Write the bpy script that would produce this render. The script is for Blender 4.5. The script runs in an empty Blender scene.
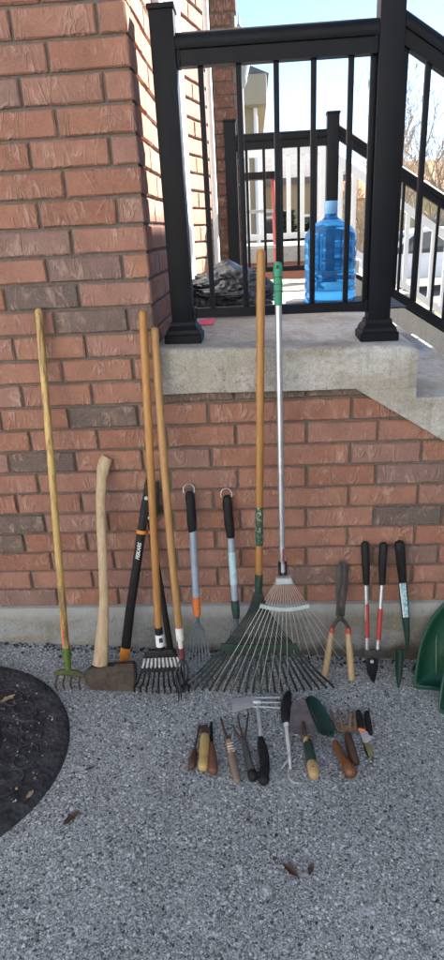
import bpy, bmesh, math, random
from mathutils import Vector, Matrix, noise
V = Vector
random.seed(11)
R = math.radians
SC = bpy.context.scene
COL = SC.collection

# ------------------------------------------------------------------ survey of the place (camera pose, ground, slab)
F_PX, CAM = 610.0, V((0.1505, -2.2093, 1.4739))
PITCH, ROLL, YAW = R(-22.194), R(3.020), R(3.898)
M3 = Matrix.Rotation(YAW, 3, 'Z') @ Matrix.Rotation(PITCH, 3, 'X') @ Matrix.Rotation(ROLL, 3, 'Y')
def ray(u, v): return M3 @ V(((u-222)/F_PX, 1.0, -(v-480)/F_PX))
def at(u, v, y):                      # point at depth y
    d = ray(u, v); return CAM + d*((y-CAM.y)/d.y)
def gz(x, y=0): return -0.237 - 0.065*max(-2.5, min(2.5, x))
def gr(u, v, h=0.0):                  # point on the driveway, h above it
    d = ray(u, v); t = (-0.237+h-0.065*CAM.x-CAM.z)/(d.z+0.065*d.x); return CAM + d*t
def slab_z(x, y): return 1.088 - 0.028*x + 0.016*y
class Lean:                           # the slanted plane a leaning tool lies in
    def __init__(s, top, bot, ytop=-0.02, hb=0.0):
        s.A = at(top[0], top[1], ytop); s.B = gr(bot[0], bot[1], hb)
        s.n = (s.B-s.A).cross(V((1, 0, 0))).normalized()
        if s.n.y > 0: s.n = -s.n
    def __call__(s, u, v, off=0.0):
        d = ray(u, v); t = (s.A + s.n*off - CAM).dot(s.n)/d.dot(s.n); return CAM + d*t

# ------------------------------------------------------------------ mesh helpers
def tube(bm, pts, rad, n=10, flat=1.0, up=None, cap=True, round_end=False):
    pts = [V(p) for p in pts]
    if not hasattr(rad, '__len__'): rad = [rad]*len(pts)
    rad = list(rad)
    if round_end:                      # close both ends with a small dome
        d0 = (pts[0]-pts[1]).normalized(); d1 = (pts[-1]-pts[-2]).normalized(); r0, r1 = rad[0], rad[-1]
        pts = [pts[0]+d0*r0*.7, pts[0]+d0*r0*.45] + pts + [pts[-1]+d1*r1*.45, pts[-1]+d1*r1*.7]
        rad = [r0*.35, r0*.8] + rad + [r1*.8, r1*.35]
    rings = []
    t0 = (pts[1]-pts[0]).normalized()
    a = V(up) if up is not None else (V((0, -1, 0)) if abs(t0.y) < .9 else V((0, 0, 1)))
    nrm = (a - t0*a.dot(t0)).normalized()
    for i, p in enumerate(pts):
        t = (pts[min(i+1, len(pts)-1)]-pts[max(i-1, 0)]).normalized()
        nrm = (nrm - t*nrm.dot(t)).normalized(); b = t.cross(nrm)
        rings.append([bm.verts.new(p + (nrm*math.cos(2*math.pi*k/n)*flat + b*math.sin(2*math.pi*k/n))*rad[i]) for k in range(n)])
    for r0, r1 in zip(rings, rings[1:]):
        for k in range(n): bm.faces.new((r0[k], r0[(k+1) % n], r1[(k+1) % n], r1[k]))
    if cap:
        bm.faces.new(rings[0][::-1]); bm.faces.new(rings[-1])
def box(bm, c, size, m=None, bev=0.0):
    c = V(c); sx, sy, sz = [s/2 for s in size]; m = m or Matrix.Identity(3)
    vs = [bm.verts.new(c + m @ V((x*sx, y*sy, z*sz))) for x in (-1, 1) for y in (-1, 1) for z in (-1, 1)]
    fs = [bm.faces.new([vs[i] for i in q]) for q in ((0,1,3,2),(4,6,7,5),(0,4,5,1),(2,3,7,6),(0,2,6,4),(1,5,7,3))]
    if bev:
        es = list({e for f in fs for e in f.edges})
        bmesh.ops.bevel(bm, geom=es, offset=bev, segments=2, affect='EDGES', profile=.6)
def prism(bm, poly, d, bev=0.0):       # polygon (3-D points) pushed along d
    d = V(d); a = [bm.verts.new(V(p)) for p in poly]; b = [bm.verts.new(V(p)+d) for p in poly]
    fs = [bm.faces.new(a[::-1]), bm.faces.new(b)]
    for i in range(len(a)):
        j = (i+1) % len(a); fs.append(bm.faces.new((a[i], a[j], b[j], b[i])))
    if bev:
        bmesh.ops.recalc_face_normals(bm, faces=fs)
        es = list({e for f in fs for e in f.edges})
        bmesh.ops.bevel(bm, geom=es, offset=bev, segments=2, affect='EDGES', profile=.6)
def shell(bm, grid, thick):            # grid of points (rows) given thickness
    rows = [[V(p) for p in r] for r in grid]; nr, nc = len(rows), len(rows[0])
    nm = [[None]*nc for _ in rows]
    for i in range(nr):
        for j in range(nc):
            a = rows[min(i+1, nr-1)][j]-rows[max(i-1, 0)][j]; b = rows[i][min(j+1, nc-1)]-rows[i][max(j-1, 0)]
            c = a.cross(b); nm[i][j] = c.normalized() if c.length > 1e-12 else V((0, 0, 1))
    f = [[bm.verts.new(rows[i][j]+nm[i][j]*thick/2) for j in range(nc)] for i in range(nr)]
    k = [[bm.verts.new(rows[i][j]-nm[i][j]*thick/2) for j in range(nc)] for i in range(nr)]
    for i in range(nr-1):
        for j in range(nc-1):
            bm.faces.new((f[i][j], f[i][j+1], f[i+1][j+1], f[i+1][j])); bm.faces.new((k[i][j], k[i+1][j], k[i+1][j+1], k[i][j+1]))
    for j in range(nc-1):
        bm.faces.new((f[0][j], k[0][j], k[0][j+1], f[0][j+1])); bm.faces.new((f[-1][j], f[-1][j+1], k[-1][j+1], k[-1][j]))
    for i in range(nr-1):
        bm.faces.new((f[i][0], f[i+1][0], k[i+1][0], k[i][0])); bm.faces.new((f[i][-1], k[i][-1], k[i+1][-1], f[i+1][-1]))
def lathe(bm, c, prof, n=32):          # prof: (radius, z)
    c = V(c); rings = []
    for r, z in prof:
        rings.append([bm.verts.new(c+V((r*math.cos(2*math.pi*k/n), r*math.sin(2*math.pi*k/n), z))) for k in range(n)])
    for r0, r1 in zip(rings, rings[1:]):
        for k in range(n): bm.faces.new((r0[k], r0[(k+1) % n], r1[(k+1) % n], r1[k]))
    bm.faces.new(rings[0][::-1]); bm.faces.new(rings[-1])
def strip(bm, pts, w, th, nrm):        # flat bar along pts, width w in the plane, thickness th along nrm
    pts = [V(p) for p in pts]; nrm = V(nrm).normalized(); rings = []
    if not hasattr(w, '__len__'): w = [w]*len(pts)
    for i, p in enumerate(pts):
        t = (pts[min(i+1, len(pts)-1)]-pts[max(i-1, 0)]).normalized()
        s = t.cross(nrm).normalized(); m = s.cross(t).normalized()
        rings.append([bm.verts.new(p+s*a*w[i]/2+m*b*th/2) for a, b in ((-1,-1),(1,-1),(1,1),(-1,1))])
    for r0, r1 in zip(rings, rings[1:]):
        for k in range(4): bm.faces.new((r0[k], r0[(k+1) % 4], r1[(k+1) % 4], r1[k]))
    bm.faces.new(rings[0][::-1]); bm.faces.new(rings[-1])
def spline(pts, n=8):
    pts = [V(p) for p in pts]; q = [2*pts[0]-pts[1]]+pts+[2*pts[-1]-pts[-2]]; out = []
    for i in range(1, len(q)-2):
        for k in range(n):
            t = k/n; a, b, c, d = q[i-1], q[i], q[i+1], q[i+2]
            out.append(.5*((2*b)+(c-a)*t+(2*a-5*b+4*c-d)*t*t+(3*b-a-3*c+d)*t**3))
    out.append(pts[-1]); return out

def base_of(o):                        # origin of the thing an object belongs to
    while o.parent: o = o.parent
    return o.location.copy()
def obj(name, bm, m, parent=None, origin=None, sharp=38, smooth=True):
    bmesh.ops.recalc_face_normals(bm, faces=bm.faces)
    o0 = base_of(parent) if parent else V(origin if origin is not None else (0, 0, 0))
    bmesh.ops.translate(bm, verts=bm.verts, vec=-o0)
    me = bpy.data.meshes.new(name); bm.to_mesh(me); bm.free()
    if smooth:
        me.polygons.foreach_set('use_smooth', [True]*len(me.polygons)); me.set_sharp_from_angle(angle=R(sharp))
    me.materials.append(m)
    o = bpy.data.objects.new(name, me); COL.objects.link(o)
    if parent: o.parent = parent
    else: o.location = o0
    return o
def thing(name, label, cat, loc, group=None):
    o = bpy.data.objects.new(name, None); COL.objects.link(o); o.location = V(loc); o.empty_display_size = .05
    return tag(o, label, cat, group)
def tag(o, label, cat, group=None):
    o['label'] = label; o['category'] = cat
    if group: o['group'] = group
    return o
def struct(o): o['kind'] = 'structure'; return o
def stuff(o): o['kind'] = 'stuff'; return o
NB = bmesh.new

# ------------------------------------------------------------------ materials
class N:
    def __init__(s, name):
        s.m = bpy.data.materials.new(name); s.m.use_nodes = True; s.t = s.m.node_tree; s.p = s.t.nodes['Principled BSDF']
        s.tc = s.t.nodes.new('ShaderNodeTexCoord'); s.bumps = None
    def set(s, nd, k, v):
        if isinstance(v, bpy.types.NodeSocket): s.t.links.new(v, nd.inputs[k])
        else: nd.inputs[k].default_value = v
    def new(s, ty, **kw):
        nd = s.t.nodes.new(ty)
        for k, v in kw.items():
            if k[0] == '_': setattr(nd, k[1:], v)
            else: s.set(nd, k.replace('_', ' '), v)
        return nd
    def co(s, scale=(1, 1, 1), rot=(0, 0, 0), src=None):
        return s.new('ShaderNodeMapping', Vector=src or s.tc.outputs['Object'], Scale=scale, Rotation=rot).outputs[0]
    def noise(s, scale, detail=4, rough=.6, dist=0, vec=None):
        return s.new('ShaderNodeTexNoise', Vector=vec or s.tc.outputs['Object'], Scale=scale, Detail=detail, Roughness=rough, Distortion=dist).outputs[0]
    def ramp(s, fac, stops, interp='LINEAR'):
        nd = s.new('ShaderNodeValToRGB', Fac=fac); cr = nd.color_ramp; cr.interpolation = interp
        while len(cr.elements) < len(stops): cr.elements.new(.5)
        for e, (p, c) in zip(cr.elements, stops):
            e.position = p; e.color = (*c, 1) if hasattr(c, '__len__') else (c, c, c, 1)
        return nd.outputs[0]
    def mix(s, fac, a, b, mode='MIX'):
        nd = s.new('ShaderNodeMix', _data_type='RGBA', _blend_type=mode)
        for k, v in ((0, fac), (6, a), (7, b)):
            if isinstance(v, bpy.types.NodeSocket): s.t.links.new(v, nd.inputs[k])
            elif k == 0: nd.inputs[0].default_value = v
            else: nd.inputs[k].default_value = (*v, 1) if hasattr(v, '__len__') and len(v) == 3 else (v if hasattr(v, '__len__') else (v, v, v, 1))
        return nd.outputs[2]
    def math(s, op, a, b=0.0, c=0.0, clamp=False):
        nd = s.new('ShaderNodeMath', _operation=op, _use_clamp=clamp)
        for i, v in enumerate((a, b, c)):
            if isinstance(v, bpy.types.NodeSocket): s.t.links.new(v, nd.inputs[i])
            else: nd.inputs[i].default_value = v
        return nd.outputs[0]
    def bump(s, h, dist, strength=1.0):
        nd = s.new('ShaderNodeBump', Height=h, Distance=dist, Strength=strength)
        if s.bumps: s.t.links.new(s.bumps, nd.inputs['Normal'])
        s.bumps = nd.outputs[0]; s.t.links.new(s.bumps, s.p.inputs['Normal'])
    def out(s, col=None, rough=None, metal=0.0, spec=None):
        if col is not None: s.set(s.p, 'Base Color', (*col, 1) if hasattr(col, '__len__') and len(col) == 3 else col)
        if rough is not None: s.set(s.p, 'Roughness', rough)
        s.set(s.p, 'Metallic', metal)
        if spec is not None: s.set(s.p, 'Specular IOR Level', spec)
        return s.m

def paint(name, c, rough=.5, metal=0.0, var=.25, scale=30, wear=None, bump=.0004, wear_amt=.55, grime=0.0, spec=None):
    n = N(name); a = n.noise(scale, 5, .65)
    col = n.mix(n.ramp(a, [(.3, 0), (.7, 1)]), tuple(x*(1-var) for x in c), tuple(min(1, x*(1+var)) for x in c))
    if wear:
        w = n.ramp(n.noise(scale*1.7, 8, .75, .6), [(wear_amt, 0), (wear_amt+.08, 1)]); col = n.mix(w, col, wear)
    if grime:
        g = n.ramp(n.noise(scale*.6, 6, .7), [(.45, 0), (.75, grime)]); col = n.mix(g, col, (.12, .10, .08))
    rr = n.math('MULTIPLY_ADD', n.noise(scale*2, 4), .35, rough-.15)
    if bump: n.bump(n.noise(scale*8, 4), bump)
    return n.out(col, rr, metal, spec)
def wood(name, c0, c1, stain=None, axis='Z', rough=.5, stain_amt=.58):
    n = N(name); sc = {'Z': (70, 70, 3), 'Y': (70, 3, 70)}[axis]
    g = n.noise(1, 6, .7, .4, n.co(sc)); big = n.noise(1, 3, .5, 0, n.co(tuple(x*.18 for x in sc)))
    col = n.mix(n.ramp(g, [(.3, 0), (.7, 1)]), c0, c1)
    col = n.mix(n.ramp(big, [(.35, 0), (.75, .6)]), col, tuple(x*.62 for x in c0))
    if stain:
        w = n.ramp(n.noise(1, 7, .7, .5, n.co(tuple(x*.35 for x in sc))), [(stain_amt, 0), (stain_amt+.1, .85)]); col = n.mix(w, col, stain)
    n.bump(g, .0006); return n.out(col, rough)
def rust(name, c, c2, rough=.75, metal=.35):
    n = N(name); a = n.noise(22, 8, .75, .4); b = n.noise(90, 6, .7)
    col = n.mix(n.ramp(a, [(.38, 0), (.62, 1)]), c, c2); col = n.mix(n.ramp(b, [(.5, 0), (.75, .5)]), col, tuple(x*.45 for x in c))
    n.bump(b, .001); n.bump(a, .0015); return n.out(col, rough, metal)

def mat_brick(name, pal, lime=.12):
    n = N(name); at_ = n.new('ShaderNodeAttribute', _attribute_name='brick'); sp = n.new('ShaderNodeSeparateColor', Color=at_.outputs[0])
    off = n.new('ShaderNodeCombineXYZ', X=n.math('MULTIPLY', sp.outputs[1], 17), Y=n.math('MULTIPLY', sp.outputs[2], 13), Z=n.math('MULTIPLY', sp.outputs[0], 9)).outputs[0]
    vec = n.new('ShaderNodeVectorMath', _operation='ADD'); n.t.links.new(n.tc.outputs['Object'], vec.inputs[0]); n.t.links.new(off, vec.inputs[1]); v = vec.outputs[0]
    col = n.ramp(sp.outputs[0], pal)
    cloud = n.noise(9, 5, .65, .3, v); col = n.mix(n.ramp(cloud, [(.3, 0), (.72, .75)]), col, n.mix(1, col, (.55, .56, .6), 'MULTIPLY'))
    fine = n.noise(160, 5, .7, 0, v); col = n.mix(n.ramp(fine, [(.42, 0), (.8, .5)]), col, (.42, .27, .2))
    col = n.mix(n.ramp(n.noise(320, 3, .6, 0, v), [(.62, 0), (.72, .55)]), col, (.07, .05, .045))
    # slanted tooling creases pressed into every face, relief shading also painted as colour
    sv = n.co((22, 22, 7), (R(8), R(-34), R(10)), v); st = n.noise(1, 2, .5, 1.6, sv)
    rid = n.ramp(n.math('ABSOLUTE', n.math('SUBTRACT', st, .5)), [(0, 1), (.045, .35), (.10, 0)])
    patch = n.ramp(n.noise(14, 3, .5, 0, v), [(.45, 0), (.60, 1)])
    rid = n.math('MULTIPLY', rid, patch)
    sh_ = n.ramp(n.noise(1, 3, .6, 1.8, n.co((34, 34, 9), (R(-6), R(-30), R(-12)), v)), [(.62, 0), (.72, .35)]); col = n.mix(sh_, col, n.mix(1, col, (.5, .46, .45), 'MULTIPLY'))  # darker strokes painted in as shaded recesses
    col = n.mix(n.math('MULTIPLY', rid, .6), col, (.52, .34, .265))  # worn edges, paled further so the relief reads in diffuse light
    scr = n.ramp(n.noise(6, 7, .75, .5, v), [(.60, 0), (.74, lime)]); col = n.mix(scr, col, (.5, .44, .41))
    n.bump(n.noise(30, 5, .55, 0, v), .003, .6); n.bump(rid, .0065, .8); n.bump(fine, .0012)
    return n.out(col, .9, spec=.25)
PAL = [(0, (.315, .137, .090)), (.3, (.370, .174, .116)), (.6, (.345, .172, .126)), (.80, (.32, .180, .146)), (.87, (.24, .150, .125)), (.93, (.155, .115, .10)), (1, (.12, .098, .09))]
M_BRICK = mat_brick('weathered_brick', PAL)
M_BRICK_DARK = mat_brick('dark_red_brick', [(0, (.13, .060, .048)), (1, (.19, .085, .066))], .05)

def mat_mortar():
    n = N('mortar'); a = n.noise(60, 6, .7); b = n.noise(4, 4)
    col = n.mix(n.ramp(a, [(.3, 0), (.7, 1)]), (.115, .098, .082), (.20, .172, .145)); col = n.mix(n.ramp(b, [(.4, 0), (.7, .5)]), col, (.12, .10, .085))
    n.bump(a, .002); return n.out(col, .95, spec=.15)
M_MORTAR = mat_mortar()

def mat_concrete(name, c, blotch, pale=None, pits=.28, soil=False):
    n = N(name); a = n.noise(3.2, 8, .7, .4); b = n.noise(55, 6, .7)
    col = n.mix(n.ramp(a, [(.35, 0), (.68, 1)]), c, blotch)
    if pale:
        pm = n.ramp(n.noise(1, 7, .72, .3, n.co((2.2, 2.2, 4.5))), [(.47, 0), (.6, .85)]); col = n.mix(pm, col, pale)
    col = n.mix(n.ramp(b, [(.4, 0), (.75, .45)]), col, tuple(x*.55 for x in c))
    stk = n.ramp(n.noise(1, 6, .7, .2, n.co((26, 26, 1.6))), [(.5, 0), (.72, .55)]); col = n.mix(stk, col, tuple(x*.6 for x in blotch))
    ck = n.new('ShaderNodeTexVoronoi', _feature='DISTANCE_TO_EDGE', Scale=1.3, Vector=n.new('ShaderNodeVectorMath', _operation='ADD').outputs[0])
    cv = ck.inputs['Vector'].links[0].from_node; n.t.links.new(n.tc.outputs['Object'], cv.inputs[0]); n.t.links.new(n.new('ShaderNodeTexNoise', Scale=7.0, Detail=6.0, Vector=n.tc.outputs['Object']).outputs['Color'], cv.inputs[1])
    col = n.mix(n.ramp(ck.outputs[0], [(0, .6), (.006, 0)]), col, (.07, .06, .05))
    vo = n.new('ShaderNodeTexVoronoi', Scale=230.0, Vector=n.tc.outputs['Object'])
    sc = n.new('ShaderNodeSeparateColor', Color=vo.outputs['Color']).outputs[0]
    col = n.mix(n.ramp(sc, [(.78, 0), (.95, pits)]), col, (.10, .09, .08)); col = n.mix(n.ramp(sc, [(.02, pits), (.14, 0)]), col, (.55, .53, .5))
    if soil:
        z = n.new('ShaderNodeSeparateXYZ', Vector=n.tc.outputs['Object']).outputs[2]
        e = n.math('ADD', z, n.math('MULTIPLY', n.noise(11, 7, .7), -.16)); col = n.mix(n.ramp(n.math('ADD', e, .5), [(.385, .85), (.43, 0)]), col, (.07, .058, .042))
        col = n.mix(n.ramp(n.math('ADD', n.math('ADD', z, n.math('MULTIPLY', n.noise(18, 7, .7), .05)), .5), [(.655, 0), (.70, .6)]), col, (.42, .42, .41))
    n.bump(b, .0035, .9); n.bump(n.noise(14, 5), .005, .6)
    return n.out(col, .92, spec=.2)
M_SLAB = mat_concrete('porch_concrete', (.42, .39, .33), (.33, .295, .235), (.56, .55, .52))
M_FOUND = mat_concrete('foundation_concrete', (.25, .26, .262), (.25, .215, .145), (.33, .34, .345), .2, True)

def mat_ground():
    n = N('aggregate_asphalt'); co = n.co((1, 1, 1))
    wob = n.new('ShaderNodeTexNoise', Vector=co, Scale=60.0, Detail=2.0).outputs['Color']
    ad = n.new('ShaderNodeVectorMath', _operation='MULTIPLY_ADD'); n.t.links.new(wob, ad.inputs[0]); ad.inputs[1].default_value = (.008,)*3; n.t.links.new(co, ad.inputs[2]); cv = ad.outputs[0]
    def layer(sc, stops):
        v = n.new('ShaderNodeTexVoronoi', Vector=cv, Scale=sc, Randomness=1.0); e = n.new('ShaderNodeTexVoronoi', _feature='DISTANCE_TO_EDGE', Vector=cv, Scale=sc, Randomness=1.0)
        s = n.new('ShaderNodeSeparateColor', Color=v.outputs['Color'])
        c = n.ramp(s.outputs[0], stops); c = n.mix(n.ramp(s.outputs[1], [(.6, 0), (1, .35)]), c, (.25, .19, .14))
        return c, n.ramp(e.outputs[0], [(.02, 0), (.16, 1)]), s.outputs[2], v.outputs['Distance']
    grey = [(0, (.045, .046, .046)), (.20, (.20, .207, .205)), (.42, (.46, .475, .47)), (.68, (.66, .68, .67)), (.88, (.86, .88, .87)), (1, (.95, .96, .95))]
    c1, e1, r1, d1 = layer(125.0, grey); c2, e2, r2, d2 = layer(260.0, grey)
    big = n.ramp(r1, [(.52, 0), (.56, 1)])
    binder = n.mix(n.noise(300, 3), (.12, .124, .124), (.46, .475, .47))
    fine = n.mix(e2, binder, c2); coarse = n.mix(e1, fine, c1); col = n.mix(n.math('MULTIPLY', big, e1), fine, coarse)
    v3 = n.new('ShaderNodeTexVoronoi', Vector=cv, Scale=72.0, Randomness=1.0); s3 = n.new('ShaderNodeSeparateColor', Color=v3.outputs['Color'])
    blob = n.ramp(n.math('ADD', v3.outputs['Distance'], n.math('MULTIPLY', s3.outputs[1], .25)), [(.32, 1), (.42, 0)])
    col = n.mix(n.math('MULTIPLY', blob, n.ramp(s3.outputs[0], [(.76, 0), (.78, 1)])), col, (.93, .93, .92)); col = n.mix(n.math('MULTIPLY', blob, n.ramp(s3.outputs[0], [(.11, .85), (.13, 0)])), col, (.05, .05, .052))
    ln = n.noise(1.6, 6, .65, .3); col = n.mix(n.ramp(ln, [(.35, .5), (.62, 0)]), col, n.mix(1, col, (.66, .66, .68), 'MULTIPLY'))
    col = n.mix(n.ramp(n.noise(5, 6, .7), [(.5, 0), (.75, .30)]), col, (.60, .60, .59))
    h = n.math('ADD', n.math('MULTIPLY', n.math('MULTIPLY', big, e1), 1.0), n.math('MULTIPLY', e2, .5))
    col = n.mix(1, col, (.94, .985, .985), 'MULTIPLY')
    n.bump(n.noise(7, 4), .004, .6); n.bump(h, .0035, .9)
    return n.out(col, .88, spec=.3)
M_GROUND = mat_ground()
M_LAWN = paint('winter_lawn', (.10, .095, .045), .95, var=.5, scale=6, bump=.01)
M_ROAD = paint('street_asphalt', (.11, .11, .115), .9, var=.25, scale=3, bump=.002)
M_WALK = mat_concrete('pavement_concrete', (.36, .35, .33), (.30, .29, .27))

M_BLACK_METAL = paint('black_powder_coat', (.006, .007, .010), .48, var=.25, scale=12, bump=.0002, spec=.18)
M_BLACK_PLASTIC = paint('black_plastic', (.009, .009, .010), .5, var=.3, scale=40, grime=.12, spec=.3)
M_BLACK_RUBBER = paint('black_rubber_grip', (.009, .009, .010), .62, var=.3, scale=60, grime=.15, spec=.3)
M_ORANGE = paint('orange_plastic', (.72, .26, .03), .5, var=.15, scale=30, grime=.25)
M_ORANGE2 = paint('orange_red_plastic', (.66, .17, .035), .45, var=.12, scale=30, grime=.25)
M_YELLOW_WOOD = wood('worn_yellow_wood', (.54, .34, .105), (.72, .50, .19), (.15, .08, .035), stain_amt=.49)
M_ORANGE_WOOD = wood('varnished_orange_wood', (.36, .155, .036), (.56, .29, .085), (.20, .085, .03))
M_TAN_WOOD = wood('varnished_tan_wood', (.34, .165, .055), (.52, .30, .115), (.17, .09, .045))
M_ASH_WOOD = wood('pale_ash_wood', (.38, .265, .145), (.58, .445, .285), (.25, .165, .095))
M_SHEAR_WOOD = wood('shear_handle_wood', (.36, .25, .135), (.50, .365, .21), (.24, .15, .08))
M_DARK_WOOD = wood('dark_oiled_wood', (.055, .028, .017), (.11, .055, .032), axis='Y')
M_RED_WOOD = wood('red_brown_wood', (.12, .05, .03), (.20, .085, .05), (.09, .05, .035), axis='Y')
M_BROWN_WOOD = wood('polished_brown_wood', (.13, .052, .02), (.235, .10, .036), (.07, .03, .015), axis='Y', rough=.35)
M_GREY_WOOD = wood('weathered_grey_wood', (.17, .125, .085), (.32, .245, .165), (.08, .06, .045), axis='Y')
M_PALE_WOOD = wood('pale_raw_wood', (.38, .25, .10), (.54, .375, .18), (.20, .12, .05), axis='Y')
M_YELLOW_PAINT = paint('chipped_yellow_paint', (.45, .31, .115), .5, var=.15, scale=40, wear=(.25, .16, .07), wear_amt=.6)
M_RUST = rust('rusty_dark_steel', (.055, .038, .030), (.125, .072, .045))
M_MAUL = rust('forged_brown_steel', (.030, .020, .017), (.085, .060, .042), .65, .15)
M_RUST_GREEN = paint('mossy_green_paint', (.07, .095, .022), .8, var=.5, scale=60, wear=(.075, .05, .03), wear_amt=.47)
M_GREEN_FERRULE = paint('bright_green_paint', (.09, .15, .028), .5, var=.3, scale=45, wear=(.09, .07, .04), wear_amt=.62)
M_STEEL = paint('brushed_grey_steel', (.52, .54, .555), .42, .45, var=.15, scale=60, wear=(.22, .2, .18), wear_amt=.66)
M_ALU = paint('aluminium_tube', (.60, .61, .62), .34, .9, var=.12, scale=30)
M_WIRE = paint('galvanised_wire', (.52, .50, .44), .5, .5, var=.15, scale=80)
M_BLUEGREY = paint('blue_grey_tube_paint', (.33, .39, .48), .42, .2, var=.1, scale=30, wear=(.5, .52, .55), wear_amt=.68, grime=.25)
M_TINE_BLUE = paint('blue_grey_tine_paint', (.085, .115, .15), .45, .15, var=.2, scale=60, grime=.3)
M_DGREEN = paint('dark_green_paint', (.010, .040, .029), .45, var=.3, scale=40, wear=(.12, .10, .075), wear_amt=.66, grime=.25)
M_DGREEN_TINE = paint('dark_green_tine_paint', (.014, .024, .021), .5, .1, var=.35, scale=60, wear=(.16, .15, .13), wear_amt=.62)
M_GREEN_GRIP = paint('sea_green_grip', (.035, .28, .15), .5, var=.15, scale=40, grime=.2)
M_GREEN_PLASTIC = paint('glossy_green_plastic', (.007, .066, .034), .36, var=.2, scale=9, grime=.2)
M_TEAL_STEEL = paint('teal_green_enamel', (.020, .058, .047), .35, .2, var=.25, scale=25, wear=(.13, .12, .10), wear_amt=.64)
M_BLADE_BROWN = rust('patinated_trowel_steel', (.18, .16, .16), (.27, .24, .235), .5, .3)
M_FORK_TAN = rust('tan_worn_fork_steel', (.20, .13, .08), (.36, .26, .17), .5, .4)
M_SHEAR_BLADE = rust('dark_grey_blade_steel', (.02, .02, .022), (.05, .047, .046), .45, .25)
M_RED = paint('red_enamel', (.36, .045, .035), .45, var=.25, scale=30, wear=(.33, .29, .28), wear_amt=.60)
M_DRED = paint('dark_red_paint', (.13, .025, .03), .5, var=.3, scale=50, wear=(.08, .06, .05), wear_amt=.6)
M_WHITE_TAPE = paint('white_tape', (.68, .66, .62), .6, var=.12, scale=50, grime=.5)
M_LABEL_W = paint('white_label', (.72, .73, .74), .5, var=.06, scale=60)
M_LABEL_T = paint('teal_label', (.12, .36, .41), .4, var=.25, scale=60, wear=(.62, .70, .72), wear_amt=.48)
M_LABEL_B = paint('pale_blue_label', (.42, .60, .66), .4, var=.2, scale=50, wear=(.72, .76, .78), wear_amt=.55)
M_LABEL_G = paint('green_leaf_label', (.012, .055, .035), .5, var=.3, scale=45, wear=(.55, .48, .32), wear_amt=.53)
M_INK = paint('black_ink', (.02, .02, .02), .6, var=.1)
M_WHITE_PAINT = paint('white_trim_paint', (.64, .65, .66), .5, var=.05, scale=5)
M_PINK = paint('pink_paper', (.78, .07, .16), .7, var=.15, scale=40)
M_GREY_PLASTIC = paint('pale_grey_plastic', (.42, .47, .47), .4, var=.12, scale=30, grime=.2)
M_MAT = None
def mat_rubber():
    n = N('ridged_black_rubber'); a = n.noise(9, 6, .7)
    w = n.new('ShaderNodeTexWave', _wave_type='RINGS', Vector=n.tc.outputs['Object'], Scale=4.0, Distortion=9.0, Detail=2.0).outputs['Fac']
    v = n.new('ShaderNodeTexVoronoi', Vector=n.tc.outputs['Object'], Scale=55.0).outputs['Distance']
    col = n.mix(n.ramp(a, [(.35, 0), (.7, 1)]), (.020, .021, .023), (.052, .054, .057))
    col = n.mix(n.ramp(n.noise(70, 6, .75), [(.60, 0), (.72, .35)]), col, (.20, .19, .175))
    n.bump(w, .006, .7); n.bump(v, .006, .8)
    return n.out(col, .7, spec=.35)
M_MAT = mat_rubber()
def mat_leaf(name, c): return paint(name, c, .8, var=.4, scale=50, bump=.001)
M_LEAF = mat_leaf('dead_brown_leaf', (.075, .048, .032)); M_LEAF2 = mat_leaf('dry_tan_leaf', (.36, .26, .15))
def mat_bag():
    n = N('grey_bin_bag_film'); a = n.noise(8, 6, .7, .8)
    n.bump(n.noise(7, 3, .5, 1.5), .012, .6)
    return n.out(n.mix(a, (.04, .042, .045), (.085, .088, .093)), .34, spec=.4)
M_BAG = mat_bag()
def mat_bottle():
    n = N('translucent_blue_plastic'); n.set(n.p, 'Transmission Weight', .75); n.set(n.p, 'IOR', 1.18)
    return n.out((.05, .30, .74), .10)
M_BOTTLE = mat_bottle(); M_CAP = paint('pale_blue_cap', (.20, .46, .80), .4, var=.08)
def mat_glass(name, c=(.05, .06, .07)):
    n = N(name); return n.out(c, .06, spec=.7)
M_GLASS = mat_glass('dark_window_glass')
M_CAR = paint('white_car_paint', (.78, .79, .80), .25, var=.02, scale=2, bump=0)
M_TYRE = paint('tyre_rubber', (.02, .02, .02), .8, var=.2)
M_CHROME = paint('wheel_alloy', (.5, .5, .52), .3, .9, var=.05)
M_TAN_SIDING = paint('tan_stucco', (.27, .225, .155), .9, var=.08, scale=3)
M_SOFFIT = paint('beige_soffit', (.30, .26, .19), .8, var=.06, scale=3)
M_SHINGLE = paint('brown_roof_shingles', (.42, .215, .095), .9, var=.35, scale=4, bump=.01)
M_SHINGLE_G = paint('grey_roof_shingles', (.10, .10, .11), .9, var=.3, scale=4, bump=.01)
M_YELLOW_BRICK = paint('buff_brick_wall', (.62, .45, .22), .9, var=.2, scale=5)
M_BARK = paint('winter_bark', (.30, .24, .18), .9, var=.3, scale=20)
M_CONIFER = paint('conifer_needles', (.03, .045, .018), .9, var=.5, scale=8)
M_LAMP = paint('lamp_post_grey', (.22, .23, .25), .5, .3, var=.1)
M_LAMPGLASS = mat_glass('frosted_lantern_glass', (.22, .23, .24))
def mat_courses(name, c0, c1, mort):
    n = N(name); v = n.co((1, 1, 1)); sx = n.new('ShaderNodeSeparateXYZ', Vector=v)
    cv = n.new('ShaderNodeCombineXYZ', X=n.math('ADD', sx.outputs[0], sx.outputs[1]), Y=sx.outputs[2]).outputs[0]
    b = n.new('ShaderNodeTexBrick', Vector=cv, Color1=(*c0, 1), Color2=(*c1, 1), Mortar=(*mort, 1), Scale=1.0, Mortar_Size=.006, Brick_Width=.267, Row_Height=.089)
    n.bump(b.outputs['Fac'], -.008); return n.out(b.outputs['Color'], .9)
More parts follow.
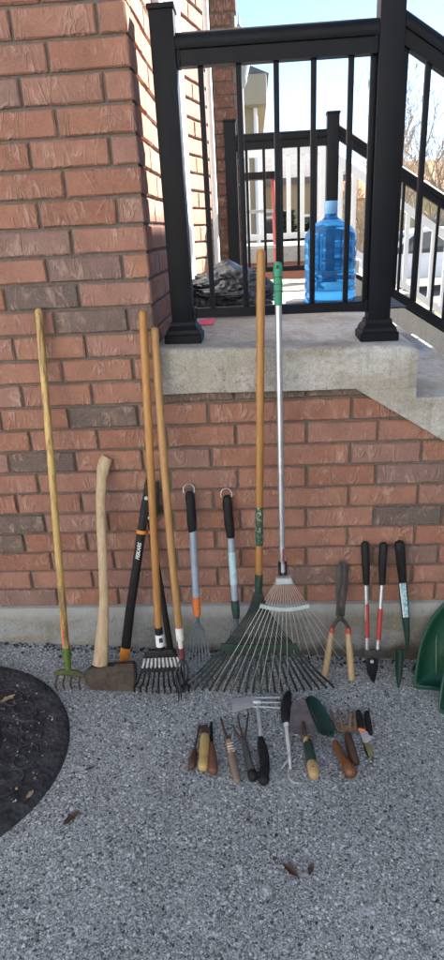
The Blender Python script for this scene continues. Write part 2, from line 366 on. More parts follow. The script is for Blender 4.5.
M_COURSES = mat_courses('red_brick_courses', (.30, .115, .07), (.34, .15, .10), (.22, .19, .16))

# ------------------------------------------------------------------ ground
bm = NB(); xs = [-120, -30, -8, -2.5, -1.5, -.5, .5, 1.5, 2.5, 8, 30, 120]; ys = [-120, -30, -9, -4, -2, 0, 2, 4, 9, 30, 120, 400]
vv = [[bm.verts.new((x, y, gz(x))) for y in ys] for x in xs]
for i in range(len(xs)-1):
    for j in range(len(ys)-1): bm.faces.new((vv[i][j], vv[i+1][j], vv[i+1][j+1], vv[i][j+1]))
struct(obj('driveway', bm, M_GROUND))
def sheet(name, x0, x1, y0, y1, h, m):
    bm = NB(); q = sorted({x0, x1} | {x for x in xs if x0 < x < x1}); r = [[bm.verts.new((x, y, gz(x)+h)) for y in (y0, y1)] for x in q]
    for a, b in zip(r, r[1:]): bm.faces.new((a[0], b[0], b[1], a[1]))
    return struct(obj(name, bm, m))
sheet('lawn', -60, 100, 7.5, 300, .004, M_LAWN)
sheet('street', 4.5, 11.5, 9.0, 300, .008, M_ROAD)
sheet('pavement', 2.4, 3.8, 4.6, 300, .008, M_WALK)

# ------------------------------------------------------------------ brickwork
def put_brick(bm, lay, o, u, nrm, L, H, D=.09, tone=None, end=False):
    o, u, nrm = V(o), V(u), V(nrm); zup = V((0, 0, 1)); e = .005
    j = lambda a: random.uniform(-a, a)
    if L < .03: e = .003
    xs = [0, e] + ([L*.25, L*.5, L*.75] if L > .06 else []) + [L-e, L]; zs = [0, e] + ([H*.5] if H > .04 else []) + [H-e, H]
    base = j(.0016); g = []
    for a, x in enumerate(xs):
        row = []
        for b, z in enumerate(zs):
            edge = a in (0, len(xs)-1) or b in (0, len(zs)-1); near = a in (1, len(xs)-2) or b in (1, len(zs)-2)
            d = -.006 if edge else (j(.0008) if near else .0012+j(.0018))
            row.append(bm.verts.new(o + u*(x+j(.0012)) + zup*(z+j(.0014)) + nrm*(d+base)))
        g.append(row)
    fs = []
    for a in range(len(xs)-1):
        for b in range(len(zs)-1): fs.append(bm.faces.new((g[a][b], g[a+1][b], g[a+1][b+1], g[a][b+1])))
    rim = [g[a][0] for a in range(len(xs))] + [g[-1][b] for b in range(1, len(zs))] + [g[a][-1] for a in range(len(xs)-2, -1, -1)] + [g[0][b] for b in range(len(zs)-2, 0, -1)]
    bk = [bm.verts.new(v.co - nrm*(D if True else 0)) for v in rim]
    for i in range(len(rim)):
        k = (i+1) % len(rim); fs.append(bm.faces.new((rim[k], rim[i], bk[i], bk[k])))
    t = random.random() if tone is None else tone; c = (t, random.random(), random.random(), 1)
    for f in fs:
        for l in f.loops: l[lay] = c
CX, CH, BL = -.215, .089, .267
SLOPE = .634
def under(x): return .923 - SLOPE*(x-.51)
house = thing('brick_house', 'weathered red brick house with a porch side wall and a concrete footing', 'house', (-2.0, 0, -.2))
# known odd bricks (course, joint index): a few dark ones where the photo has them
DARK = {}
def darktone(x, r):
    for (px, py, t) in DARKPX:
        p = at(px, py, 0)
        if x <= p.x < x+.257 and abs((r+.45)*CH-p.z) < .045: return t
    return random.random()**1.15*.80 if random.random() > .035 else .88
DARKPX = [(40, 296, .97), (85, 322, .94), (95, 418, .95), (55, 460, .93), (20, 523, .97), (8, 543, .93), (30, 596, .86), (405, 514, .98), (130, 415, .95), (10, 92, .84), (20, 244, .84), (140, 322, .9), (320, 583, .88), (300, 568, .86), (125, 600, .8), (40, 575, .5)]
bmw = NB(); lay = bmw.loops.layers.float_color.new('brick')
for r in range(34):
    off = -.043 if r % 2 else .058
    # pillar side: whole bricks left of the corner
    k = -14
    while True:
        x0 = off + k*BL; x1 = x0 + .257; k += 1
        if x0 >= CX-.02: break
        a, b = x0+.01, x1+.01
        if b > CX-.012: b = CX
        if b-a < .03: continue
        put_brick(bmw, lay, (a, 0, r*CH), (1, 0, 0), (0, -1, 0), b-a, .079, tone=darktone(a, r))
obj('brick_wall', bmw, M_BRICK, house, sharp=28)
bms = NB(); lay = bms.loops.layers.float_color.new('brick')
for r in range(11):
    off = -.043 if r % 2 else .058
    for k in range(-1, 11):
        a = off + k*BL + .01; b = a+.257
        if b < CX+.02: continue
        if a < CX+.001: a = CX+.001
        if r < 9.9 or a < .6:
            h = .079 if r < 10 else .05
            if r*CH > under(a)+.05: continue
            if b-a > .03: put_brick(bms, lay, (a, 0, r*CH), (1, 0, 0), (0, -1, 0), b-a, h, tone=darktone(a, r) if r < 10 else .93)
g = bms.verts[:]+bms.edges[:]+bms.faces[:]
bmesh.ops.bisect_plane(bms, geom=g, plane_co=(.51, 0, .955), plane_no=V((SLOPE, 0, 1)).normalized(), clear_outer=True)
obj('porch_skirt_brick', bms, M_BRICK, house, sharp=28)
# side wall of the porch, running back from the corner
bmr = NB(); lay = bmr.loops.layers.float_color.new('brick')
for r in range(12, 34):
    y = 0.0
    first = .257 if r % 2 else .09
    y = first if r % 2 == 0 else 0.0       # even courses: the end of the front brick is the header
    seq = []
    if r % 2: seq.append((.094, .257))
    y = .100 if r % 2 == 0 else .267
    while y < .56: seq.append((y, min(y+.257, .60))); y += BL
    for a, b in seq:
        if b-a > .03: put_brick(bmr, lay, (CX, a, r*CH), (0, 1, 0), (1, 0, 0), b-a, .079, tone=random.random()*.8)
obj('side_wall_brick', bmr, M_BRICK, house, sharp=28)
bm = NB()
box(bm, (-2.15, .0645, 1.5), (3.858, .105, 3.04))                               # mortar core, recessed 12 mm
obj('mortar_bed', bm, M_MORTAR, house)
bm = NB(); box(bm, (CX-.062, .37, 2.05), (.10, .50, 1.95)); obj('side_mortar', bm, M_MORTAR, house)
bm = NB(); prism(bm, [(CX+.006, .012, .001), (2.2, .012, .001), (2.0, .012, under(2.0)+.02), (.51, .012, .945), (CX+.006, .012, .945)], (0, .08, 0)); obj('skirt_mortar', bm, M_MORTAR, house)
bm = NB()
box(bm, (-.6, .10, -.345), (7.0, .236, .69), bev=.012); obj('foundation', bm, M_FOUND, house)
bm = NB(); box(bm, (-3.35, 3.0, 4.8), (6.2, 5.7, 3.4)); box(bm, (-3.4, 3.0, 1.5), (5.9, 5.6, 3.0)); obj('upper_wall', bm, paint('pale_upper_siding', (.55, .56, .57), .8, var=.05, scale=2), house)
bm = NB(); prism(bm, [(-6.9, -.4, 6.5), (.2, -.4, 6.5), (-3.35, -.4, 8.8)], (0, 7, 0)); obj('roof', bm, M_SHINGLE_G, house)
# doorway on the porch: casing, canted pier and the bay behind
bm = NB(); box(bm, (-.215, 1.32, 2.0), (.06, .26, 1.95), bev=.004); box(bm, (-.215, .68, 2.0), (.06, .14, 1.95), bev=.004); obj('door_casing', bm, M_WHITE_PAINT, house)
bm = NB(); box(bm, (-.29, .97, 2.0), (.05, .5, 1.95)); obj('door', bm, M_WHITE_PAINT, house)
bmc = NB(); lay = bmc.loops.layers.float_color.new('brick')
a0, a1 = V((-.19, 1.47, 0)), V((-.098, 1.83, 0)); ud = (a1-a0).normalized(); nd = V((ud.y, -ud.x, 0)); LL = (a1-a0).length
for r in range(12, 40):
    s = 0.0 if r % 2 else -.13
    while s < LL-.03:
        a, b = max(0, s), min(LL, s+.257)
        if b-a > .03: put_brick(bmc, lay, a0+ud*a+V((0, 0, r*CH)), ud, nd, b-a, .079, D=.05, tone=random.uniform(.5, .8))
        s += BL
obj('canted_pier_brick', bmc, M_BRICK, house, sharp=28)
bm = NB(); q = [a0-nd*.012, a1-nd*.012, a1-nd*.1+ud*.0, a0-nd*.1]; prism(bm, [p+V((0, 0, 1.05)) for p in q], (0, 0, 2.5)); obj('pier_mortar', bm, M_MORTAR, house)
bmd = NB(); lay = bmd.loops.layers.float_color.new('brick')
for r in range(11, 44):
    s = -.35 if r % 2 else -.35-.13
    while s < .07:
        a, b = max(-.4, s), min(.075, s+.190)
        if b-a > .03: put_brick(bmd, lay, (a, 2.46, r*.075+.2), (1, 0, 0), (0, -1, 0), b-a, .066, D=.09)
        s += .2
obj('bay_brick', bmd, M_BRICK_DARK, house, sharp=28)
bm = NB(); box(bm, (-.18, 2.83, 2.3), (.49, .72, 2.8)); obj('bay_core', bm, M_MORTAR, house)
bm = NB(); tube(bm, [(-.085, 1.9, 3.6), (-.085, 1.9, 1.16), (-.07, 1.86, 1.12)], .017, 12); obj('downspout', bm, M_WHITE_PAINT, house)

# ------------------------------------------------------------------ porch slab and steps
porch = thing('concrete_porch', 'grey concrete porch slab with steps going down to the right', 'porch', (.25, .9, .9))
def slab_mesh():
    bm = NB(); rw = .022
    nx, ny = 26, 30; x0, x1, y0, y1 = -.222, .722, -.030, 2.55
    prof = []                              # rounded front nose, then the top, seen along x
    for k in range(6):
        t = k/5*math.pi/2; prof.append((y0+rw-rw*math.cos(t), -rw+rw*math.sin(t)))
    prof = [(y0, -.15), (y0, -.11), (y0, -.06)] + prof + [(.06, 0), (.15, 0), (.4, 0), (.8, 0), (1.4, 0), (2.0, 0), (y1, 0), (y1, -.16)]
    cols = []
    for i in range(nx+1):
        x = x0+(x1-x0)*i/nx; edge = max(0, x-(x1-.025)); col = []
        for (y, dz) in prof:
            yy = y + (edge*edge/.05 if y < .02 else 0); xx = max(x, CX+.002) if y > .001 else x
            z = slab_z(x, max(y, 0))+dz if dz > -.1 else .925+(dz+.16)*.0 - .012*(x-.2)+(.04 if dz == -.11 else 0)
            z -= edge*edge/.05 if dz > -.03 else 0
            p = V((xx, yy, z)); k = noise.noise(p*9)*.0035+noise.noise(p*28)*.0018
            col.append(bm.verts.new((xx, yy+k if y < .0 else yy, z+k*.7)))
        cols.append(col)
    for a, b in zip(cols, cols[1:]):
        for j in range(len(prof)-1): bm.faces.new((a[j], a[j+1], b[j+1], b[j]))
        bm.faces.new((a[-1], a[0], b[0], b[-1]))
    bm.faces.new(cols[0][::-1]); bm.faces.new(cols[-1])
    return bm
obj('porch_slab', slab_mesh(), M_SLAB, porch, sharp=60)
bm = NB(); pr = []; x, z = .723, .882
pr.append((.49, .928)); pr.append((.70, z)); 
pr = [(.500, .9225), (.722, .9225), (.722, z)]
for k in range(7):
    pr.append((x+.30*(k+1), z-.19*k)); pr.append((x+.30*(k+1), z-.19*(k+1)))
pr = [p for p in pr if p[1] > -.36]; xe = pr[-1][0]; pr.append((xe, -.45)); pr.append((min(xe-.01, 2.6), under(min(xe-.01, 2.6))))
prism(bm, [(px, -.026, pz) for px, pz in pr], (0, 2.50, 0), bev=.008); obj('steps', bm, M_SLAB, porch)

# ------------------------------------------------------------------ porch railings
def post(parent, x, y, zb, zt, w=.079):
    bm = NB(); box(bm, (x, y, (zb+zt)/2), (w, w, zt-zb), bev=.004); p = obj('post', bm, M_BLACK_METAL, parent)
    bm = NB(); box(bm, (x, y, zt+.006), (w+.010, w+.010, .016), bev=.004); obj('post_cap', bm, M_BLACK_METAL, p)
    bm = NB(); rings = []
    for h, s in ((0, .069), (.028, .069), (.034, .062), (.046, .060), (.056, .052), (.062, .047), (.075, .0455)):
        rings.append([bm.verts.new((x+a*s, y+b*s, zb+h)) for a, b in ((-1,-1),(1,-1),(1,1),(-1,1))])
    for a, b in zip(rings, rings[1:]):
        for k in range(4): bm.faces.new((a[k], a[(k+1) % 4], b[(k+1) % 4], b[k]))
    bm.faces.new(rings[0][::-1]); bm.faces.new(rings[-1]); bmesh.ops.bevel(bm, geom=[e for e in bm.edges if abs(e.verts[0].co.z-e.verts[1].co.z) > .004], offset=.004, segments=2, affect='EDGES')
    obj('base_cover', bm, M_BLACK_METAL, p, sharp=25)
def rail_sweep(bm, a, b, prof):        # profile (side, up) swept from a to b with vertical ends
    a, b = V(a), V(b); s = (b-a).cross(V((0, 0, 1))).normalized()
    r = [[bm.verts.new(p + s*u + V((0, 0, w))) for u, w in prof] for p in (a, b)]; n = len(prof)
    for k in range(n): bm.faces.new((r[0][k], r[0][(k+1) % n], r[1][(k+1) % n], r[1][k]))
    bm.faces.new(r[0][::-1]); bm.faces.new(r[1])
TOP = [(.030, 0), (.0335, .010), (.033, .026), (.027, .040), (.014, .048), (0, .050), (-.014, .048), (-.027, .040), (-.033, .026), (-.0335, .010), (-.030, 0)]
UND = [(.022, -.046), (.022, -.001), (-.022, -.001), (-.022, -.046)]
BOT = [(.019, 0), (.019, .030), (.014, .034), (-.014, .034), (-.019, .030), (-.019, 0)]
def level_rail(parent, x0, x1, y, zt, zb, bals):
    bm = NB(); rail_sweep(bm, (x0, y, zt-.05), (x1, y, zt-.05), TOP); t = obj('top_rail', bm, M_BLACK_METAL, parent)
    bm = NB(); rail_sweep(bm, (x0, y, zt-.05), (x1, y, zt-.05), UND); obj('rail_channel', bm, M_BLACK_METAL, t)
    bm = NB(); rail_sweep(bm, (x0, y, zb), (x1, y, zb), BOT); obj('bottom_rail', bm, M_BLACK_METAL, parent)
    for xe, sg in ((x0, 1), (x1, -1)):
        for zc_, hh in ((zt-.072, .052), (zb+.017, .042)):
            bm = NB(); box(bm, (xe+sg*.006, y, zc_), (.012, .052, hh), bev=.002)
            for dz in (-.014, .014): tube(bm, [(xe+sg*.006, y-.025, zc_+dz), (xe+sg*.006, y-.0285, zc_+dz)], .0035, 8)
            obj('rail_bracket', bm, M_BLACK_METAL, parent)
    o0 = None
    for x in bals:
        if o0 is None:
            bm = NB(); box(bm, (x, y, (zt-.096+zb+.034)/2), (.0185, .0185, zt-.096-zb-.034), bev=.002); o0 = obj('baluster', bm, M_BLACK_METAL, parent); xb = x
        else:
            c = o0.copy(); COL.objects.link(c); c.parent = parent; c.location = o0.location + V((x-xb, 0, 0))
def stair_rail(parent, x0, y, zt, zb, sl, length, bals):
    f = lambda x, z: (x, y, z-(x-x0)*sl)
    x1 = x0+length
    bm = NB(); rail_sweep(bm, f(x0, zt-.055), f(x1, zt-.055), TOP); t = obj('top_rail', bm, M_BLACK_METAL, parent)
    bm = NB(); rail_sweep(bm, f(x0, zt-.055), f(x1, zt-.055), UND); obj('rail_channel', bm, M_BLACK_METAL, t)
    bm = NB(); rail_sweep(bm, f(x0, zb), f(x1, zb), BOT); obj('bottom_rail', bm, M_BLACK_METAL, parent)
    for x in bals:
        bm = NB(); h0, h1 = zb+.02-(x-x0)*sl, zt-.095-(x-x0)*sl; box(bm, (x, y, (h0+h1)/2), (.0185, .0185, h1-h0), bev=.002); obj('baluster', bm, M_BLACK_METAL, parent)
YR = .133
fr = thing('porch_railing', 'black metal porch railing standing on the near edge of the slab', 'railing', (.24, YR, slab_z(.24, YR)), 'black porch railings')
post(fr, -.122, YR, slab_z(-.122, YR), 2.125); post(fr, .598, YR, slab_z(.598, YR), 2.14)
level_rail(fr, -.082, .558, YR-.005, 2.066, 1.178, [-.008, .1155, .237, .3575, .4775, .548])
st = thing('stair_railing', 'black sloping stair railing running down from the near porch post', 'railing', (.64, YR, .9), 'black stair railings')
stair_rail(st, .638, YR-.005, 2.088, 1.225, SLOPE, 1.9, [.648]+[.722+.12*k for k in range(14)])
bm = NB(); box(bm, (2.56, YR, .16), (.079, .079, 1.0), bev=.004); obj('post', bm, M_BLACK_METAL, st)
YB = 2.36
br = thing('porch_railing', 'black metal porch railing along the far edge of the slab', 'railing', (.34, YB, slab_z(.34, YB)), 'black porch railings')
post(br, .012, YB, slab_z(0, YB), 2.125); post(br, .682, YB, slab_z(.68, YB), 2.135)
level_rail(br, .05, .645, YB-.005, 2.055, 1.19, [.115+.115*k for k in range(5)])
sb = thing('stair_railing', 'black sloping stair railing running down from the far porch post', 'railing', (.72, YB, .9), 'black stair railings')
stair_rail(sb, .72, YB-.005, 2.085, 1.21, SLOPE, 1.85, [.80+.12*k for k in range(14)])
bm = NB(); box(bm, (2.6, YB, .16), (.079, .079, 1.0), bev=.004); obj('post', bm, M_BLACK_METAL, sb)

# ------------------------------------------------------------------ things on the porch
p = at(330, 280, 1.02); bz = slab_z(p.x, 1.02)+.010
bt = thing('water_bottle', 'large blue translucent water cooler bottle standing upright on the porch mat', 'bottle', (p.x, 1.02, bz))
prof = [(.112, 0), (.124, .012), (.127, .03)]
for k in range(5):
    z = .055+k*.052; e_ = .002 if k != 2 else .005; prof += [(.127, z), (.127-e_, z+.010), (.127-e_, z+.014), (.127, z+.024)]
prof += [(.127, .315), (.122, .335), (.104, .362), (.075, .385), (.042, .40), (.031, .41), (.030, .44)]
bm = NB(); lathe(bm, (p.x, 1.02, bz), prof, 48); obj('bottle_body', bm, M_BOTTLE, bt, sharp=60)
bm = NB(); lathe(bm, (p.x, 1.02, bz+.425), [(.031, 0), (.0325, .004), (.0325, .05), (.030, .056)], 28); obj('cap', bm, M_CAP, bt)
bm = NB(); z0 = slab_z(.55, 1.05); box(bm, (.62, 1.10, z0+.006), (.62, .55, .009), bev=.003)
tag(obj('door_mat', bm, M_MAT, None, (.62, 1.1, z0)), 'thin dark mat lying under the blue water bottle', 'mat')
bm = NB(); bmesh.ops.create_icosphere(bm, subdivisions=6, radius=1)
bc = V((.015, .92, slab_z(.02, .92)))
for v in bm.verts:
    d = v.co.normalized(); w_ = V((noise.noise(d*2.1), noise.noise(d*2.1+V((9, 0, 0))), noise.noise(d*2.1+V((0, 9, 0)))))*.5; dw = d+w_; r = 1+.24*noise.noise(d*1.6+V((3, 1, 0)))+.10*(1-3*abs(noise.noise(V((dw.x*2.2, dw.y*2.2, dw.z*5.5)))))+.035*(1-3*abs(noise.noise(V((dw.x*5, dw.y*5, dw.z*11)))))
    q = V((d.x*.225*r, d.y*.19*r, d.z*.105*r+.085)); q.z = max(q.z, 0)
    q.z += .035*math.exp(-((q.x-.0)**2+(q.y+.02)**2)/.006)
    v.co = bc+q
tag(obj('garbage_bag', bm, M_BAG, None, bc, sharp=80), 'crumpled dark grey plastic bag lying on the porch beside the doorway', 'bag')
bm = NB(); q = [at(a, b, 0) for a, b in ()]; pc = V((-.062, .33, slab_z(-.06, .33)+.003))
def on_slab(u, v, h=.0):
    d = ray(u, v); t = (1.088+h-.028*CAM.x+.016*CAM.y-CAM.z)/(d.z+.028*d.x-.016*d.y); return CAM+d*t
g = [[on_slab(198+15*i/5+(j*.8), 325-5.2*j/3-(i*.15), .003+.004*abs(noise.noise(V((i*.7, j*.9, 0))))) for i in range(6)] for j in range(4)]
shell(bm, g, .002); tag(obj('paper_scrap', bm, M_PINK, None, g[0][0]), 'small bright pink paper scrap on the slab next to the left post', 'paper')

# ------------------------------------------------------------------ long tools leaning on the wall
def handle(parent, L, c0, c1, w0, w1, m, name='handle', off=0.0, bow=0.0, n=12, rnd=True):
    a, b = L(*c0, off), L(*c1, off); pts = [a.lerp(b, k/10) for k in range(11)]
    pts = [q + V((math.sin(k/10*math.pi)*bow, 0, 0)) for k, q in enumerate(pts)]
    bm = NB(); tube(bm, pts, [(w0+(w1-w0)*k/10)/2 for k in range(11)], n, round_end=rnd); return obj(name, bm, m, parent)
def seg(parent, name, L, uv, ws, m, off=0.0, n=12, flat=1.0, rnd=False):
    bm = NB(); tube(bm, [L(*q, off) for q in uv], [w/2 for w in ws], n, flat=flat, up=L.n, round_end=rnd); return obj(name, bm, m, parent)
def plate(parent, name, L, uv, th, m, off=0.0, bev=.002):
    bm = NB(); prism(bm, [L(*q, off-th/2) for q in uv], L.n*th, bev=bev); return obj(name, bm, m, parent)

# cultivator with the yellow handle
L = Lean((38.5, 311), (68.5, 688))
t = thing('hand_cultivator', 'long worn yellow wooden handle with a rusty green four tine cultivator head', 'cultivator', L.B)
handle(t, L, (38.7, 311), (66.2, 652), .027, .028, M_YELLOW_WOOD)
bm = NB(); tube(bm, [L(61.6, 613, .010), L(62.6, 630, .010), L(63.9, 648, .010)], [.003, .005, .004], 8); obj('paint_streak', bm, M_ORANGE2, t)
seg(t, 'ferrule', L, [(66, 647), (67, 658), (68, 669)], [.031, .03, .024], M_GREEN_FERRULE, rnd=False)
hd = seg(t, 'head', L, [(55.5, 674), (60, 672), (69, 672.5), (78, 673.5), (83, 676)], [.018, .026, .032, .026, .018], M_RUST_GREEN, flat=.8, rnd=True)
for i, (u0, u1) in enumerate(((58, 56.5), (65, 64.5), (72, 72), (80.5, 80.5))):
    bm = NB(); a = L(u0, 675); b = gr(u1, 690+(.4 if i % 2 else 0)); tube(bm, spline([a, a.lerp(b, .5)+L.n*.02+V((0, 0, .008)), b+V((0, 0, .004))], 4), [.0042]*8+[.0025], 8); obj('tine', bm, M_RUST, t)

# splitting maul
L = Lean((104, 457), (111, 689), hb=.002)
t = thing('splitting_maul', 'splitting maul standing on its dark rusty steel head with a pale curved hickory handle', 'axe', L.B)
prof = [(107.2, 457.2, 11.8), (105.0, 461.5, 13.2), (103.2, 468, 12.8), (101.8, 477, 11), (100.6, 497.6, 9.8), (101.2, 531, 9.6), (102.8, 565, 9.2), (104, 599, 9.8), (103, 625, 11.8), (101.5, 645, 14), (100, 665, 15.6)]
bm = NB(); pts = [L(q[0], q[1]) for q in prof]; tube(bm, pts, [q[2]/F_PX*((M3.transposed() @ (p_-CAM)).y)/2 for q, p_ in zip(prof, pts)], 16, flat=.68, up=L.n, round_end=False)
obj('handle', bm, M_ASH_WOOD, t, sharp=28)
hp = [(84, 675), (88.5, 667), (97, 665.5), (107.5, 665.5), (116.5, 663), (135, 662), (136.5, 672), (136, 681), (133.5, 689), (115, 688.5), (95, 688), (86, 684)]
bm = NB(); c0 = L(110, 676); k = len(hp); wd = lambda u: .012 if u < 90 else (.026 if u < 112 else .021)
f = [bm.verts.new(L(u, v, .0)+L.n*wd(u)) for u, v in hp]; b = [bm.verts.new(L(u, v, .0)-L.n*wd(u)) for u, v in hp]
bm.faces.new(f); bm.faces.new(b[::-1])
for i in range(k): bm.faces.new((f[i], b[i], b[(i+1) % k], f[(i+1) % k]))
bmesh.ops.bevel(bm, geom=bm.edges[:], offset=.005, segments=2, affect='EDGES'); obj('head', bm, M_MAUL, t, sharp=30)

# black loppers, blades up
L = Lean((149, 478), (125, 663))
t = thing('lopper', 'black loppers upside down with orange ends and white lettering behind the wooden rake handle', 'lopper', L.B)
arm = seg(t, 'arm', L, [(145.5, 500), (143.8, 516), (141.4, 531), (136, 570), (130, 610), (125.6, 648)], [.030, .034, .036, .036, .038, .041], M_BLACK_PLASTIC, .012, flat=.55)
seg(t, 'collar', L, [(141.6, 530), (141.2, 533.5)], [.040, .040], M_ORANGE, .012, flat=.6)
seg(t, 'end_grip', L, [(125.6, 647.5), (124.6, 655), (124, 663)], [.043, .044, .040], M_ORANGE, .012, flat=.6)
arm2 = seg(t, 'arm', L, [(150, 518), (151.5, 531), (157, 566), (163.5, 606), (170.3, 648)], [.022, .024, .025, .026, .028], M_BLACK_PLASTIC, -.010, flat=.55)
seg(t, 'collar', L, [(151.2, 530), (151.6, 533.5)], [.028, .028], M_ORANGE, -.010, flat=.6)
plate(t, 'blade', L, [(142.5, 508), (142.8, 497), (144.5, 485), (146.5, 478), (148.6, 478), (150.5, 486), (152, 500), (151.5, 522), (146.5, 524)], .012, M_BLACK_PLASTIC, .014)
plate(t, 'hook_blade', L, [(154.5, 490), (156, 481), (158.5, 480), (159.6, 490), (159.4, 503), (162.4, 508), (159, 514), (154, 522), (149.5, 526), (147.5, 520), (152.5, 508)], .009, M_BLACK_PLASTIC, -.002)
for u, v in ((146.3, 498.3), (149.8, 518)):
    bm = NB(); c = L(u, v, .02); tube(bm, [c, c+L.n*.003], [.0085, .006], 14); obj('pivot_screw', bm, M_STEEL, t)
fc = bpy.data.curves.new('arm_lettering', 'FONT'); fc.body = 'FISKARS'; fc.size = .021; fc.align_x = 'CENTER'; fc.align_y = 'CENTER'; fc.extrude = .0004; fc.shear = .25; fc.offset = .0004; fc.space_character = .96
fo = bpy.data.objects.new('tmp_text', fc); COL.objects.link(fo); dg = bpy.context.evaluated_depsgraph_get(); me = bpy.data.meshes.new_from_object(fo.evaluated_get(dg))
bpy.data.objects.remove(fo); me.materials.clear(); me.materials.append(M_LABEL_W)
a, b = L(136.2, 568), L(140.6, 536); ex = (b-a).normalized(); ez = L.n; ey = ez.cross(ex)
mm = Matrix((ex, ey, ez)).transposed().to_4x4(); mm.translation = L(138.5, 551.5, .0225)-L.B; me.transform(mm)
lo = bpy.data.objects.new('lettering', me); COL.objects.link(lo); lo.parent = arm

# black shrub rake with an orange wooden handle
L = Lean((142.5, 313), (163, 695), ytop=-.05)
t = thing('shrub_rake', 'narrow black rake on a long orange varnished handle with a white barcode sticker', 'rake', L.B)
handle(t, L, (142.7, 313.5), (158.6, 630), .0295, .0285, M_ORANGE_WOOD)
s = seg(t, 'socket', L, [(158.4, 627), (159.6, 638), (160.6, 650)], [.031, .032, .034], M_BLACK_PLASTIC)
k = seg(t, 'sticker', L, [(159.4, 634), (160.6, 645.5)], [.0355, .0365], M_LABEL_W)
plate(k, 'barcode', L, [(158.8, 638.5), (162.4, 638), (162.9, 642.5), (159.3, 643)], .0008, M_INK, .0195, bev=0)
plate(t, 'head', L, [(149, 648.5), (172, 647), (178.5, 655), (143.5, 656.5)], .020, M_BLACK_PLASTIC, .004, bev=.004)
plate(t, 'crossbar', L, [(141.2, 667), (181.5, 665.5), (182.3, 669.5), (140.6, 671)], .014, M_BLACK_PLASTIC, .006, bev=.002)
for i in range(10):
    f = i/9; a = L(145.2+31.5*f, 656, .004); b = L(142.5+38*f, 668, .008); c = gr(134.5+54.5*f, 693-3*f*(1-f)*-2)
    d = c+V((0, -.0, .004)); bm = NB(); strip(bm, [a, b], .0075, .004, L.n); ti = obj('tine_shank', bm, M_ALU, t)
    bm = NB(); strip(bm, spline([b, b.lerp(d, .55)+L.n*.012, d+V((0, .012, .02)), d+V((0, 0, 0))], 5), [.0075]*15+[.005], .004, L.n); obj('tine', bm, M_BLACK_METAL, t)

# cultivator with taped tan handle
L = Lean((155, 330), (181, 703), ytop=-.045)
t = thing('hand_cultivator', 'long tan wooden handle with white tape and thin dark tines right of the barcode rake', 'cultivator', L.B)
handle(t, L, (154.6, 330), (179.4, 632), .029, .029, M_TAN_WOOD, bow=-.006)
seg(t, 'tape', L, [(179.1, 627.5), (180.2, 640)], [.0315, .031], M_WHITE_TAPE); seg(t, 'shank', L, [(180, 640), (181, 650)], [.019, .018], M_WHITE_TAPE)
seg(t, 'ferrule', L, [(181, 648), (182, 657)], [.024, .026], M_DRED)
for i, (uu, vv) in enumerate(((178.5, 702), (181.5, 700), (186, 695), (189, 688))):
    a = L(182, 656); c = gr(uu, vv); bm = NB(); tube(bm, spline([a, a.lerp(c, .3)+V(((i-1.5)*.012, -.02, 0)), a.lerp(c, .75)+V((0, -.02, .01)), c], 5), [.0032]*12+[.003, .0025, .002, .0015], 8); obj('tine', bm, M_SHEAR_BLADE, t)

# two small fan rakes with loop handles
def fan_rake(label, L, ringc, grip, tubeuv, collar, mcol, tip, ends, n, label_m=None, grp='small fan rakes with loop handles'):
    t = thing('fan_rake', label, 'rake', L.B, grp)
    c = L(*ringc); u = V((1, 0, 0)); w = (L.A-L.B).normalized()
    bm = NB(); pts = [c+u*(math.cos(a)*.022)+w*(math.sin(a)*.024) for a in [R(-25+x*23) for x in range(11)]]; tube(bm, pts, .0022, 8); obj('hanging_loop', bm, M_ALU, t)
    seg(t, 'grip', L, grip, [.034, .038, .036, .039, .037, .031], M_BLACK_RUBBER, rnd=True)
    seg(t, 'tube', L, tubeuv, [.0285, .0285], M_BLUEGREY)
    cl = seg(t, 'collar', L, collar, [.032, .034, .033, .026], mcol)
    for k in range(3):
        q0, q1 = V(collar[0]), V(collar[-1]); a = q0.lerp(q1, .3+.2*k); bm = NB(); strip(bm, [L(a.x-2.4, a.y, .0158), L(a.x+2.4, a.y, .0158)], .004, .003, L.n); obj('rib', bm, mcol, cl)
    if label_m:
        q0, q1 = V(tubeuv[0]), V(tubeuv[1]); seg(t, 'sticker', L, [tuple(q0.lerp(q1, .25)), tuple(q0.lerp(q1, .72))], [.0295, .0295], label_m)
    a = L(*tip)
    tb = L(tip[0]+.6, tip[1]+9); bm = NB(); tube(bm, [L(collar[-1][0], collar[-1][1]-2), tb], [.008, .006], 8); obj('shank', bm, M_TINE_BLUE, t)
    for i in range(n):
        f = i/(n-1); b = gr(ends[0]+(ends[2]-ends[0])*f, ends[1]+(ends[3]-ends[1])*f)
        d = a.lerp(b, .9)+V((0, -.012, .016)); bm = NB()
        bc_ = gr((ends[0]+ends[2])/2, (ends[1]+ends[3])/2); sp_ = b-bc_; strip(bm, spline([a.lerp(tb, .3+.5*abs(f-.5)), a.lerp(bc_, .22)+sp_*.42+L.n*.004*(i % 2), a.lerp(bc_, .55)+sp_*.78+V((0, -.004, .006)), d+sp_*.08, b+V((0, 0, .003))], 3), [.0026]*3+[.0046]*9+[.0035], .0026, L.n); obj('tine', bm, M_TINE_BLUE, t)
    q0 = V(tip); bm = NB(); strip(bm, [L(q0.x-4.2, q0.y+16, .006), L(q0.x+.3, q0.y+13, .008), L(q0.x+5, q0.y+15.5, .006)], .008, .004, L.n); obj('tie_band', bm, M_TINE_BLUE, t)
